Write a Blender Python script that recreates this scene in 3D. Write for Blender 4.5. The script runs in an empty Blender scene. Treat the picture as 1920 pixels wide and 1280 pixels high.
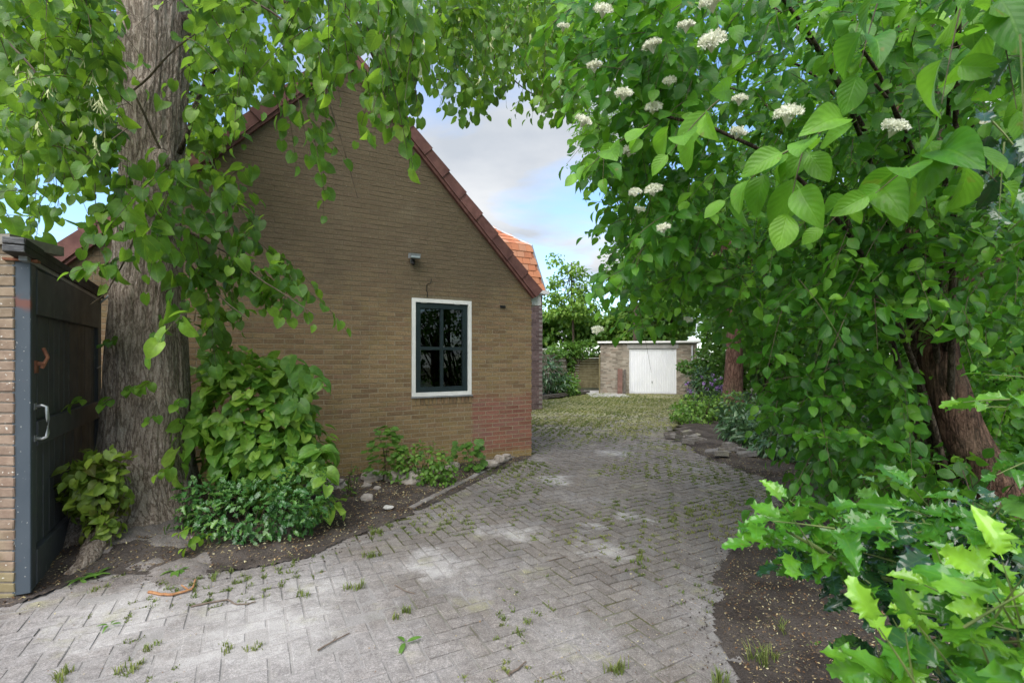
import bpy, math, random
import numpy as np
from mathutils import Matrix, Vector
random.seed(7)
RNG = np.random.default_rng(11)
SC = bpy.context.scene
COL = SC.collection
PI = math.pi

# ---------------------------------------------------------------- camera
F, CX, HY, EYE = 907.0, 960.0, 670.0, 1.5        # focal length in photo pixels, centre column, horizon row, eye height
cam_d = bpy.data.cameras.new('camera'); cam = bpy.data.objects.new('camera', cam_d); COL.objects.link(cam)
cam_d.sensor_width = 36.0; cam_d.lens = 36.0 * F / 1920.0
cam_d.shift_y = (HY - 640.0) / 1920.0
cam_d.clip_start = 0.05; cam_d.clip_end = 2000
cam.location = (0, 0, EYE); cam.rotation_euler = (PI / 2, 0, 0)
cam_d.dof.use_dof = True; cam_d.dof.focus_distance = 6.0; cam_d.dof.aperture_fstop = 9.0
SC.camera = cam

# ---------------------------------------------------------------- sky and sun
SUN_EL, SUN_AZ = math.radians(52), math.radians(205)   # azimuth: clockwise from +Y; behind and a little left of the camera
w = bpy.data.worlds.new('World'); SC.world = w; w.use_nodes = True
nt = w.node_tree; nt.nodes.clear()
wo = nt.nodes.new('ShaderNodeOutputWorld'); bg = nt.nodes.new('ShaderNodeBackground')
sky = nt.nodes.new('ShaderNodeTexSky'); sky.sky_type = 'NISHITA'; sky.sun_disc = False
sky.sun_elevation = SUN_EL; sky.sun_rotation = SUN_AZ; sky.air_density = 1.0; sky.dust_density = 0.7; sky.ozone_density = 2.0
tc = nt.nodes.new('ShaderNodeTexCoord'); sep = nt.nodes.new('ShaderNodeSeparateXYZ')
nt.links.new(tc.outputs['Generated'], sep.inputs[0])
zz = nt.nodes.new('ShaderNodeMath'); zz.operation = 'MAXIMUM'; zz.inputs[1].default_value = 0.0; nt.links.new(sep.outputs['Z'], zz.inputs[0])
za = nt.nodes.new('ShaderNodeMath'); za.operation = 'ADD'; za.inputs[1].default_value = 0.12; nt.links.new(zz.outputs[0], za.inputs[0])
cb = nt.nodes.new('ShaderNodeCombineXYZ')
for i, ax in enumerate('XY'):
    dv = nt.nodes.new('ShaderNodeMath'); dv.operation = 'DIVIDE'
    nt.links.new(sep.outputs[ax], dv.inputs[0]); nt.links.new(za.outputs[0], dv.inputs[1]); nt.links.new(dv.outputs[0], cb.inputs[i])
mp = nt.nodes.new('ShaderNodeMapping'); mp.inputs['Location'].default_value = (3.1, 0.2, 0.0); nt.links.new(cb.outputs[0], mp.inputs[0])
cn = nt.nodes.new('ShaderNodeTexNoise'); cn.inputs['Scale'].default_value = 0.75; cn.inputs['Detail'].default_value = 8; cn.inputs['Roughness'].default_value = 0.55
cn.inputs['Distortion'].default_value = 0.35; nt.links.new(mp.outputs[0], cn.inputs['Vector'])
cr = nt.nodes.new('ShaderNodeValToRGB'); cr.color_ramp.elements[0].position = 0.43; cr.color_ramp.elements[1].position = 0.58
nt.links.new(cn.outputs['Fac'], cr.inputs[0])
cn2 = nt.nodes.new('ShaderNodeTexNoise'); cn2.inputs['Scale'].default_value = 1.3; cn2.inputs['Detail'].default_value = 6; nt.links.new(mp.outputs[0], cn2.inputs['Vector'])
cr2 = nt.nodes.new('ShaderNodeValToRGB'); cr2.color_ramp.elements[0].position = 0.35; cr2.color_ramp.elements[1].position = 0.62
cr2.color_ramp.elements[0].color = (1.55, 1.68, 1.86, 1); cr2.color_ramp.elements[1].color = (2.35, 2.40, 2.46, 1)
nt.links.new(cn2.outputs['Fac'], cr2.inputs[0])
gain = nt.nodes.new('ShaderNodeMixRGB'); gain.blend_type = 'MULTIPLY'; gain.inputs[0].default_value = 1.0
gain.inputs[2].default_value = (0.72, 0.79, 0.84, 1); nt.links.new(sky.outputs[0], gain.inputs[1])
cm = nt.nodes.new('ShaderNodeMixRGB'); nt.links.new(cr.outputs[0], cm.inputs[0]); nt.links.new(gain.outputs[0], cm.inputs[1]); nt.links.new(cr2.outputs[0], cm.inputs[2])
bg.inputs['Strength'].default_value = 0.10
nt.links.new(cm.outputs[0], bg.inputs['Color']); nt.links.new(bg.outputs[0], wo.inputs[0])

sl = bpy.data.lights.new('sun', 'SUN'); sl.energy = 1.5; sl.angle = math.radians(70); sl.color = (1.0, 0.95, 0.88)
so = bpy.data.objects.new('sun', sl); COL.objects.link(so)
sd = Vector((math.sin(SUN_AZ) * math.cos(SUN_EL), math.cos(SUN_AZ) * math.cos(SUN_EL), math.sin(SUN_EL)))
so.rotation_euler = sd.to_track_quat('Z', 'Y').to_euler(); so.location = sd * 40

SC.view_settings.view_transform = 'Standard'; SC.view_settings.look = 'None'
SC.view_settings.exposure = 2.0; SC.view_settings.gamma = 1.0; SC.view_settings.use_curve_mapping = False
SC.render.engine = 'CYCLES'
cy = SC.cycles
cy.use_denoising = True; cy.max_bounces = 7; cy.diffuse_bounces = 4; cy.glossy_bounces = 3; cy.transmission_bounces = 5; cy.transparent_max_bounces = 8
try:
    cy.denoiser = 'OPENIMAGEDENOISE'; cy.denoising_prefilter = 'ACCURATE'
except Exception:
    pass
cy.caustics_reflective = False; cy.caustics_refractive = False

# ---------------------------------------------------------------- helpers
def P(px, py, d):                       # point seen at a photo pixel at depth d
    return np.array([(px - CX) / F * d, d, EYE - (py - HY) / F * d])
def G(px, py):                          # ground point under a photo pixel
    d = F * EYE / (py - HY)
    return np.array([(px - CX) / F * d, d, 0.0])
def proj(p):
    p = np.asarray(p, float)
    d = np.maximum(p[..., 1], 1e-3)
    return CX + p[..., 0] / d * F, HY - (p[..., 2] - EYE) / d * F, d

def mesh_np(name, v, faces, mats=(), uv=None, attr=None, smooth=False):
    """faces: list of int arrays (k,3) / (k,4)."""
    me = bpy.data.meshes.new(name)
    v = np.asarray(v, np.float32)
    me.vertices.add(len(v)); me.vertices.foreach_set('co', v.ravel())
    idx = np.concatenate([np.asarray(f, np.int32).ravel() for f in faces])
    tot = np.concatenate([np.full(len(f), np.asarray(f).shape[1], np.int32) for f in faces])
    st = np.concatenate([[0], np.cumsum(tot)[:-1]]).astype(np.int32)
    me.loops.add(len(idx)); me.loops.foreach_set('vertex_index', idx)
    me.polygons.add(len(tot)); me.polygons.foreach_set('loop_start', st); me.polygons.foreach_set('loop_total', tot)
    if uv is not None:
        l = me.uv_layers.new(name='UVMap'); l.data.foreach_set('uv', np.asarray(uv, np.float32)[idx].ravel())
    me.update(calc_edges=True); me.validate()
    for k, a in (attr or {}).items():
        at = me.attributes.new(k, 'FLOAT', 'POINT'); at.data.foreach_set('value', np.asarray(a, np.float32))
    for m in mats: me.materials.append(m)
    me.polygons.foreach_set('use_smooth', np.full(len(tot), bool(smooth)))
    return me

def link(name, me, parent=None, loc=None, label=None, cat=None, group=None, kind=None):
    o = bpy.data.objects.new(name, me); COL.objects.link(o)
    if parent is not None: o.parent = parent
    if loc is not None: o.location = loc
    if label: o['label'] = label
    if cat: o['category'] = cat
    if group: o['group'] = group
    if kind: o['kind'] = kind
    return o
def thing(name, label, cat, loc=(0, 0, 0), group=None, kind=None):
    o = bpy.data.objects.new(name, None); COL.objects.link(o); o.location = loc
    o.empty_display_size = 0.2
    o['label'] = label; o['category'] = cat
    if group: o['group'] = group
    if kind: o['kind'] = kind
    return o

class MB:
    """collects closed shapes in world space; build() makes ONE mesh relative to its parent's origin"""
    def __init__(s): s.v = []; s.q = []; s.t = []; s.n = 0; s.r = []
    def add(s, v, q=(), t=(), r=None):
        v = np.asarray(v, float)
        if len(q): s.q.append(np.asarray(q) + s.n)
        if len(t): s.t.append(np.asarray(t) + s.n)
        s.v.append(v); s.n += len(v)
        s.r.append(np.full(len(v), random.random() if r is None else r))
        return s
    def box(s, o, a, b, c, r=None):     # corner o and three edge vectors
        o, a, b, c = (np.asarray(x, float) for x in (o, a, b, c))
        if np.dot(np.cross(a, b), c) < 0: a, b = b, a
        v = [o, o + a, o + a + b, o + b, o + c, o + a + c, o + a + b + c, o + b + c]
        return s.add(v, [(0, 3, 2, 1), (4, 5, 6, 7), (0, 1, 5, 4), (1, 2, 6, 5), (2, 3, 7, 6), (3, 0, 4, 7)], r=r)
    def bbox(s, o, a, b, c, bev=0.004, jit=0.0, r=None):   # box whose face at o+c is chamfered (the seen face)
        o, a, b, c = (np.asarray(x, float) for x in (o, a, b, c))
        if np.dot(np.cross(a, b), c) < 0: a, b = b, a
        la, lb, lc = (np.linalg.norm(x) for x in (a, b, c))
        ba, bb, bc = a / la * bev, b / lb * bev, c / lc * bev
        low = [o, o + a, o + a + b, o + b]
        mid = [p + c - bc for p in low]
        top = [o + c + ba + bb, o + a + c - ba + bb, o + a + b + c - ba - bb, o + b + c + ba - bb]
        if jit:
            top = [p + (np.random.rand(3) - .5) * jit for p in top]; mid = [p + (np.random.rand(3) - .5) * jit for p in mid]
        q = [(0, 3, 2, 1), (8, 9, 10, 11)]
        for i in range(4):
            j = (i + 1) % 4
            q += [(i, j, 4 + j, 4 + i), (4 + i, 4 + j, 8 + j, 8 + i)]
        return s.add(low + mid + top, q, r=r)
    def tube(s, pts, rad, sides=6, cap=True, r=None):
        pts = np.asarray(pts, float); n = len(pts)
        rad = np.broadcast_to(np.asarray(rad, float), (n,)) if np.ndim(rad) == 0 or len(rad) == n else np.linspace(rad[0], rad[1], n)
        T = np.gradient(pts, axis=0); T /= np.linalg.norm(T, axis=1)[:, None] + 1e-9
        ref = np.array([0, 0, 1.0]) if abs(T[0][2]) < .9 else np.array([1.0, 0, 0])
        A = np.cross(T, ref); A /= np.linalg.norm(A, axis=1)[:, None] + 1e-9
        B = np.cross(T, A)
        an = np.arange(sides) * 2 * PI / sides
        v = (pts[:, None] + rad[:, None, None] * (A[:, None] * np.cos(an)[None, :, None] + B[:, None] * np.sin(an)[None, :, None])).reshape(-1, 3)
        i = np.arange(n - 1)[:, None] * sides; j = np.arange(sides)[None]; j2 = (j + 1) % sides
        q = np.stack([i + j, i + sides + j, i + sides + j2, i + j2], -1).reshape(-1, 4)
        t = []
        if cap:
            v = np.vstack([v, pts[:1], pts[-1:]]); c0, c1 = n * sides, n * sides + 1
            t = [(c0, k, (k + 1) % sides) for k in range(sides)] + [(c1, (n - 1) * sides + (k + 1) % sides, (n - 1) * sides + k) for k in range(sides)]
        return s.add(v, q, t, r=r)
    def prism(s, poly, vec, r=None):    # convex polygon extruded by vec
        poly = np.asarray(poly, float); n = len(poly)
        nr = np.cross(poly[1] - poly[0], poly[2] - poly[0])
        if np.dot(nr, vec) > 0: poly = poly[::-1]
        v = np.vstack([poly, poly + np.asarray(vec, float)])
        q = [((i + 1) % n, i, n + i, n + (i + 1) % n) for i in range(n)]
        t = [(0, i, i + 1) for i in range(1, n - 1)] + [(n, n + i + 1, n + i) for i in range(1, n - 1)]
        return s.add(v, q, t, r=r)
    def mesh(s, name, mat, base=(0, 0, 0), smooth=False):
        v = np.vstack(s.v) - np.asarray(base, float)
        f = []
        if s.q: f.append(np.vstack(s.q))
        if s.t: f.append(np.vstack(s.t))
        return mesh_np(name, v, f, [mat], attr={'rnd': np.concatenate(s.r)}, smooth=smooth)
    def build(s, name, mat, parent=None, smooth=False, base=None, **k):
        if base is None:
            base = (0, 0, 0)
            p = parent
            while p is not None:
                base = np.asarray(base) + np.asarray(p.location); p = p.parent
            return link(name, s.mesh(name, mat, base, smooth), parent, **k)
        return link(name, s.mesh(name, mat, base, smooth), parent, loc=base, **k)

# smooth value noise for shaping geometry
def vnoise(p, seed=0):
    p = np.asarray(p, float); i = np.floor(p).astype(np.int64); f = p - i; f = f * f * (3 - 2 * f)
    def h(ix):
        n = (ix[..., 0] * 73856093) ^ (ix[..., 1] * 19349663) ^ (ix[..., 2] * 83492791) ^ (seed * 2654435)
        n = (n ^ (n >> 13)) * 1274126177 & 0x7fffffff
        n = (n ^ (n >> 15)) * 668265263 & 0x7fffffff
        return (n % 65536) / 65536.0
    out = 0
    for dx in (0, 1):
        for dy in (0, 1):
            for dz in (0, 1):
                ww = (f[..., 0] if dx else 1 - f[..., 0]) * (f[..., 1] if dy else 1 - f[..., 1]) * (f[..., 2] if dz else 1 - f[..., 2])
                out = out + ww * h(i + np.array([dx, dy, dz]))
    return out * 2 - 1
def fbm(p, oct=4, seed=0):
    a, s, o = 1.0, 0.0, 0
    p = np.asarray(p, float)
    for k in range(oct):
        s = s + a * vnoise(p * 2 ** k, seed + k); a *= .5
    return s

def in_poly(x, y, poly):
    poly = np.asarray(poly, float); x = np.asarray(x, float); y = np.asarray(y, float)
    c = np.zeros(x.shape, bool); j = len(poly) - 1
    for i in range(len(poly)):
        xi, yi = poly[i]; xj, yj = poly[j]
        if yi != yj:
            c ^= ((yi > y) != (yj > y)) & (x < (xj - xi) * (y - yi) / (yj - yi) + xi)
        j = i
    return c
def poly_dist(x, y, poly):
    poly = np.asarray(poly, float); d = np.full(np.shape(x), 1e9)
    for i in range(len(poly)):
        a = poly[i]; b = poly[(i + 1) % len(poly)]; ab = b - a; L = max(ab @ ab, 1e-12)
        t = np.clip(((x - a[0]) * ab[0] + (y - a[1]) * ab[1]) / L, 0, 1)
        d = np.minimum(d, np.hypot(x - a[0] - t * ab[0], y - a[1] - t * ab[1]))
    return d

# ---------------------------------------------------------------- materials
class M:
    def __init__(s, name):
        s.m = bpy.data.materials.new(name); s.m.use_nodes = True; s.nt = s.m.node_tree; s.nt.nodes.clear()
        s.out = s.nt.nodes.new('ShaderNodeOutputMaterial')
        s._pos = None
    def n(s, typ, props=None, **ins):
        x = s.nt.nodes.new('ShaderNode' + typ)
        for k, v in (props or {}).items(): setattr(x, k, v)
        for k, v in ins.items():
            key = int(k[1:]) if k[0] == 'i' and k[1:].isdigit() else k.replace('_', ' ')
            s.set(x.inputs[key], v)
        return x
    def set(s, inp, v):
        if isinstance(v, bpy.types.NodeSocket): s.nt.links.new(v, inp)
        elif isinstance(v, bpy.types.Node): s.nt.links.new(v.outputs[0], inp)
        else:
            if isinstance(v, (tuple, list)) and len(v) == 3 and inp.type == 'RGBA': v = (*v, 1)
            inp.default_value = v
    def pos(s):
        if s._pos is None: s._pos = s.n('NewGeometry').outputs['Position']
        return s._pos
    def math(s, op, a, b=0.0, c=None, clamp=False):
        x = s.n('Math', {'operation': op, 'use_clamp': clamp}, i0=a, i1=b)
        if c is not None: s.set(x.inputs[2], c)
        return x.outputs[0]
    def dot(s, a, b):
        x = s.n('VectorMath', {'operation': 'DOT_PRODUCT'}, i0=a, i1=b); return x.outputs['Value']
    def scale(s, v, sc):
        x = s.n('VectorMath', {'operation': 'MULTIPLY'}, i0=v, i1=sc); return x.outputs[0]
    def noise(s, scale, detail=4, vec=None, rough=.5, dist=0.0, col=False):
        x = s.n('TexNoise', None, Vector=vec if vec is not None else s.pos(), Scale=scale, Detail=detail, Roughness=rough, Distortion=dist)
        return x.outputs['Color' if col else 'Fac']
    def vor(s, scale, vec=None, feature='F1', rand=1.0):
        x = s.n('TexVoronoi', {'feature': feature}, Vector=vec if vec is not None else s.pos(), Scale=scale, Randomness=rand)
        return x
    def ramp(s, fac, stops, interp='LINEAR'):
        x = s.n('ValToRGB', None, Fac=fac); cr = x.color_ramp; cr.interpolation = interp
        while len(cr.elements) < len(stops): cr.elements.new(0.5)
        for e, (p, c) in zip(cr.elements, stops):
            e.position = p; e.color = (*c, 1) if isinstance(c, (tuple, list)) else (c, c, c, 1)
        return x.outputs[0]
    def mask(s, fac, a, b):             # 0 at a .. 1 at b, smooth
        x = s.n('MapRange', {'interpolation_type': 'SMOOTHSTEP', 'clamp': True}, Value=fac, From_Min=a, From_Max=b); return x.outputs[0]
    def mix(s, fac, a, b, blend='MIX'):
        x = s.n('MixRGB', {'blend_type': blend}, Fac=fac, Color1=a, Color2=b); return x.outputs[0]
    def rnd(s):
        a = s.n('Attribute', {'attribute_name': 'rnd'}).outputs['Fac']; b = s.n('ObjectInfo').outputs['Random']
        return s.math('FRACT', s.math('ADD', a, b))
    def tone(s):
        a = s.n('Attribute', {'attribute_name': 'tone'}).outputs['Fac']
        b = s.n('Attribute', {'attribute_name': 'tone', 'attribute_type': 'OBJECT'}).outputs['Fac']
        return s.math('ADD', a, b)
    def bump(s, h, strength=.3, dist=.01, normal=None):
        x = s.n('Bump', None, Height=h, Strength=strength, Distance=dist)
        if normal is not None: s.set(x.inputs['Normal'], normal)
        return x.outputs[0]
    def pbr(s, col, rough=.8, bump=None, spec=.5, metal=0.0):
        b = s.n('BsdfPrincipled'); s.set(b.inputs['Base Color'], col); s.set(b.inputs['Roughness'], rough)
        s.set(b.inputs['Specular IOR Level'], spec); s.set(b.inputs['Metallic'], metal)
        if bump is not None: s.set(b.inputs['Normal'], bump)
        s.nt.links.new(b.outputs[0], s.out.inputs[0]); s.b = b
        return s.m
def mul(m, col, k): return m.mix(1.0, col, k, 'MULTIPLY')

# house frame: corner C, U along the gable (to the left), N towards the driveway
HC = np.array([0.295, 7.43, 0.0]); HU = np.array([-0.88, -0.475, 0.0]); HN = np.array([0.475, -0.88, 0.0]); UP = np.array([0, 0, 1.0])
HW, APEX, EAVE = 5.416, 5.29, 2.50
SLOPE = (APEX - EAVE) / (HW / 2)
def W(t, h, o=0.0): return HC + HU * t + HN * o + UP * h

def brick_mat():
    m = M('gable_brick'); p = m.pos(); r = m.rnd()
    rel = m.n('VectorMath', {'operation': 'SUBTRACT'}, i0=p, i1=tuple(HC)).outputs[0]
    t = m.dot(rel, tuple(HU)); h = m.n('SeparateXYZ', None, Vector=p).outputs['Z']
    nz = m.noise(0.9, 5); nf = m.noise(60, 4); n2 = m.noise(5, 6, rough=.65)
    base = m.ramp(r, [(0, (.19, .123, .070)), (.35, (.25, .167, .090)), (.7, (.30, .207, .112)), (1, (.235, .145, .088))])
    base = m.mix(m.mask(n2, .45, .75), base, (.245, .18, .082))
    # algae and soot weathering of the upper wall, yellow algae low down
    hh = m.math('ADD', h, m.math('MULTIPLY', m.math('SUBTRACT', nz, .5), 2.2))
    up = m.mask(hh, 1.5, 2.9)
    base = m.mix(m.math('MULTIPLY', up, .85), base, m.mix(n2, (.098, .074, .050), (.172, .130, .084)))
    low = m.math('MULTIPLY', m.mask(hh, 1.0, .15), m.mask(m.noise(1.7, 4), .35, .6))
    base = m.mix(m.math('MULTIPLY', low, .6), base, (.30, .22, .075))
    # cleaned red patch at the right corner
    e1 = m.mask(m.math('ADD', t, m.math('MULTIPLY', m.math('SUBTRACT', m.noise(9, 4), .5), .12)), 1.02, .96)
    e2 = m.mask(m.math('ADD', h, m.math('MULTIPLY', m.math('SUBTRACT', m.noise(7, 4), .5), .42)), 1.06, .78)
    red = m.math('MULTIPLY', e1, e2)
    fo = m.mask(m.math('ADD', h, m.math('MULTIPLY', m.math('SUBTRACT', m.noise(5, 3), .5), .15)), .05, .16)
    red = m.math('MULTIPLY', red, fo)
    base = m.mix(m.math('MULTIPLY', red, .82), base, m.ramp(r, [(0, (.20, .075, .058)), (.5, (.28, .11, .085)), (1, (.24, .105, .092))]))
    base = m.mix(m.math('MULTIPLY', m.mask(m.noise(3.0, 4), .55, .8), .25), base, (.30, .25, .17))
    # lichen specks
    sp = m.math('MULTIPLY', m.mask(m.noise(85, 2), .68, .73), m.mask(m.noise(2.0, 3), .4, .6))
    base = m.mix(m.math('MULTIPLY', sp, .7), base, (.50, .46, .36))
    base = mul(m, base, m.ramp(nf, [(.2, .7), (.8, 1.25)]))
    return m.pbr(base, .88, m.bump(m.math('ADD', m.noise(45, 5), m.math('MULTIPLY', nf, .6)), .5, .006), .3)
def mortar_mat():
    m = M('mortar'); p = m.pos(); h = m.n('SeparateXYZ', None, Vector=p).outputs['Z']
    nz = m.noise(0.9, 5); hh = m.math('ADD', h, m.math('MULTIPLY', m.math('SUBTRACT', nz, .5), 2.2))
    c = m.mix(m.noise(4, 5), (.27, .22, .145), (.36, .305, .215))
    c = m.mix(m.math('MULTIPLY', m.mask(hh, 1.3, 2.8), .85), c, m.mix(m.noise(9, 5), (.095, .077, .052), (.165, .135, .088)))
    c = mul(m, c, m.ramp(m.noise(50, 4), [(.25, .75), (.75, 1.2)]))
    return m.pbr(c, .95, m.bump(m.noise(90, 4), .5, .005), .2)
MAT = {}
MAT['brick'] = brick_mat(); MAT['mortar'] = mortar_mat()

def simple(name, c1, c2, scale=8, rough=.7, bump=.3, bscale=40, dist=.004, spec=.4, rndk=.0, metal=0.0, stretch=None):
    m = M(name); v = m.pos()
    if stretch: v = m.scale(v, stretch)
    c = m.mix(m.mask(m.noise(scale, 6, v, .6), .3, .7), c1, c2)
    if rndk:
        c = mul(m, c, m.ramp(m.rnd(), [(0, 1 - rndk), (1, 1 + rndk)]))
    return m.pbr(c, rough, m.bump(m.noise(bscale, 5, v), bump, dist), spec, metal)

MAT['pier_brick'] = simple('pier_brick', (.2, .12, .085), (.3, .21, .15), 9, .9, .5, 70, .005, .3, .28)
def lichen(name, c1, c2, rndk):
    m = M(name)
    c = m.mix(m.mask(m.noise(9, 6), .3, .7), c1, c2)
    c = mul(m, c, m.ramp(m.rnd(), [(0, 1 - rndk), (1, 1 + rndk)]))
    h = m.n('SeparateXYZ', None, Vector=m.pos()).outputs['Z']
    c = m.mix(m.math('MULTIPLY', m.mask(m.math('ADD', h, m.noise(3, 3)), .9, .5), .5), c, (.2, .19, .07))
    c = m.mix(m.math('MULTIPLY', m.mask(h, 1.3, 2.1), .45), c, (.17, .14, .075))
    c = m.mix(m.mask(m.noise(40, 3), .66, .7), c, (.55, .53, .47))
    return m.pbr(c, .9, m.bump(m.noise(70, 5), .5, .005), .3)
MAT['pier_brick'] = lichen('pier_brick', (.19, .13, .095), (.29, .215, .16), .16)
MAT['pier_mortar'] = simple('pier_mortar', (.15, .125, .10), (.23, .20, .165), 20, .95, .5, 80)
MAT['cap'] = simple('concrete_cap', (.16, .145, .115), (.25, .225, .19), 12, .9, .5, 60)
MAT['verge'] = simple('verge_tile', (.12, .05, .043), (.20, .09, .076), 7, .75, .35, 60, .004, .4, .18)
def tile_mat():
    m = M('orange_tile')
    c = m.ramp(m.rnd(), [(0, (.42, .15, .075)), (.5, (.54, .22, .11)), (1, (.46, .23, .14))])
    c = m.mix(m.math('MULTIPLY', m.mask(m.noise(2.2, 5), .52, .75), .5), c, (.20, .10, .06))
    return m.pbr(c, .8, m.bump(m.noise(20, 4), .3, .01), .3)
MAT['tile'] = tile_mat()
MAT['white'] = simple('white_paint', (.76, .75, .72), (.84, .83, .80), 6, .45, .08, 60, .002)
MAT['gutter'] = simple('gutter_paint', (.62, .63, .62), (.76, .76, .74), 4, .5, .08, 30, .002)
MAT['zinc'] = simple('zinc', (.24, .25, .26), (.34, .35, .36), 5, .45, .1, 40, .002, .5, 0, .3)
MAT['sash'] = simple('sash_paint', (.014, .024, .028), (.020, .034, .038), 8, .32, .06, 50, .002, .5)
def door_dark():
    m = M('gate_paint')
    c = m.mix(m.noise(5, 6, m.scale(m.pos(), (1, 1, .25))), (.050, .054, .059), (.085, .091, .098))
    c = m.mix(m.math('MULTIPLY', m.mask(m.noise(26, 4, m.scale(m.pos(), (1, 1, .3))), .66, .72), .5), c, (.20, .20, .19))
    c = m.mix(m.math('MULTIPLY', m.mask(m.noise(3.1, 5), .55, .75), .4), c, (.045, .045, .038))
    return m.pbr(c, m.ramp(m.noise(7, 4), [(.3, .5), (.7, .7)]), m.bump(m.noise(60, 4, m.scale(m.pos(), (1, 1, .15))), .25, .004), .5)
MAT['gate'] = door_dark()
def stile_mat():
    m = M('stile_steel')
    h = m.n('SeparateXYZ', None, Vector=m.pos()).outputs['Z']
    c = m.mix(m.noise(7, 5), (.048, .066, .085), (.085, .105, .125))
    rust = m.math('ADD', m.mask(m.math('ABSOLUTE', m.math('SUBTRACT', h, 1.84)), .07, .0), m.mask(m.noise(9, 5), .66, .75))
    rust = m.math('MULTIPLY', rust, m.mask(m.noise(18, 4), .35, .6))
    c = m.mix(m.math('MINIMUM', rust, .85), c, (.20, .07, .045))
    c = m.mix(m.mask(m.noise(55, 2), .70, .73), c, (.4, .4, .38))
    return m.pbr(c, .55, m.bump(m.noise(30, 4), .15, .003), .5)
MAT['stile'] = stile_mat()
MAT['rust'] = simple('rust', (.17, .06, .032), (.30, .13, .07), 30, .85, .5, 90)
MAT['steel'] = simple('galvanised', (.45, .46, .46), (.62, .63, .62), 20, .35, .1, 60, .002, .5, 0, .7)
MAT['old_wood'] = simple('old_wood', (.085, .085, .09), (.20, .20, .205), 14, .85, .6, 60, .006, .3, .1, 0, (1, 1, 6))
MAT['dark_wood'] = simple('dark_wood', (.03, .027, .024), (.06, .052, .045), 10, .8, .4, 50)
MAT['concrete'] = simple('concrete', (.33, .32, .30), (.44, .43, .41), 3, .9, .4, 50)
MAT['grey_metal'] = simple('lamp_grey', (.22, .24, .26), (.30, .32, .34), 10, .5, .1, 50)
MAT['black'] = simple('black_plastic', (.012, .012, .013), (.022, .022, .022), 10, .5, .1, 50)
MAT['room'] = simple('dark_room', (.02, .02, .022), (.035, .033, .03), 3, .9, .1, 20)
def glass_mat():
    m = M('window_glass')
    lw = m.n('Fresnel', None, IOR=1.5)
    gl = m.n('BsdfGlossy', None, Color=(.9, .95, .95), Roughness=.015)
    tr = m.n('BsdfTransparent', None, Color=(.55, .6, .6))
    mx = m.n('MixShader', None, i0=m.math('ADD', m.math('MULTIPLY', lw.outputs[0], .75), .012), i1=tr, i2=gl)
    bw = m.noise(2.5, 3); m.set(gl.inputs['Normal'], m.bump(bw, .02, .004))
    m.nt.links.new(mx.outputs[0], m.out.inputs[0]); return m.m
MAT['glass'] = glass_mat()

def bark_mat(name, c1, c2, c3, vs=9.0, zs=.16):
    m = M(name); p = m.scale(m.pos(), (1, 1, zs))
    wv = m.n('VectorMath', {'operation': 'ADD'}, i0=p, i1=m.scale(m.noise(4, 3, p, col=True), (.12, .12, .05))).outputs[0]
    v = m.noise(vs * 1.5, 5, wv, .55); v2 = m.noise(vs * 4.5, 4, wv, .6)
    rid = m.math('ABSOLUTE', m.math('SUBTRACT', v, .5)); rid2 = m.math('ABSOLUTE', m.math('SUBTRACT', v2, .5))
    n = m.noise(vs * 5, 6, m.scale(m.pos(), (1, 1, .5)), .7)
    h = m.math('ADD', m.math('MULTIPLY', m.mask(rid, 0, .09), .42), m.math('ADD', m.math('MULTIPLY', m.mask(rid2, 0, .10), .25), m.math('MULTIPLY', n, .45)))
    c = m.ramp(h, [(.28, c1), (.62, c2), (.95, c3)])
    c = m.mix(m.math('MULTIPLY', m.mask(m.noise(1.6, 4), .5, .75), .35), c, (.12, .115, .075))
    c = mul(m, c, m.ramp(m.noise(120, 3), [(.3, .75), (.7, 1.2)]))
    return m.pbr(c, .92, m.bump(h, .8, .022), .2)
MAT['bark'] = bark_mat('lime_bark', (.16, .122, .095), (.34, .272, .218), (.46, .39, .33), 17, .22)
MAT['bark_red'] = bark_mat('red_bark', (.07, .036, .026), (.19, .105, .08), (.28, .17, .13), 12, .2)
MAT['bark_brown'] = bark_mat('brown_bark', (.035, .018, .012), (.105, .056, .038), (.18, .105, .072), 12, .2)
MAT['bark_dark'] = bark_mat('dark_bark', (.03, .022, .015), (.08, .06, .042), (.14, .11, .08), 14)
MAT['twig'] = simple('twig_bark', (.045, .03, .018), (.10, .075, .045), 30, .8, .3, 120, .002)
MAT['green_twig'] = simple('green_twig', (.07, .11, .025), (.13, .16, .045), 20, .6, .1, 120, .002)

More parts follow.
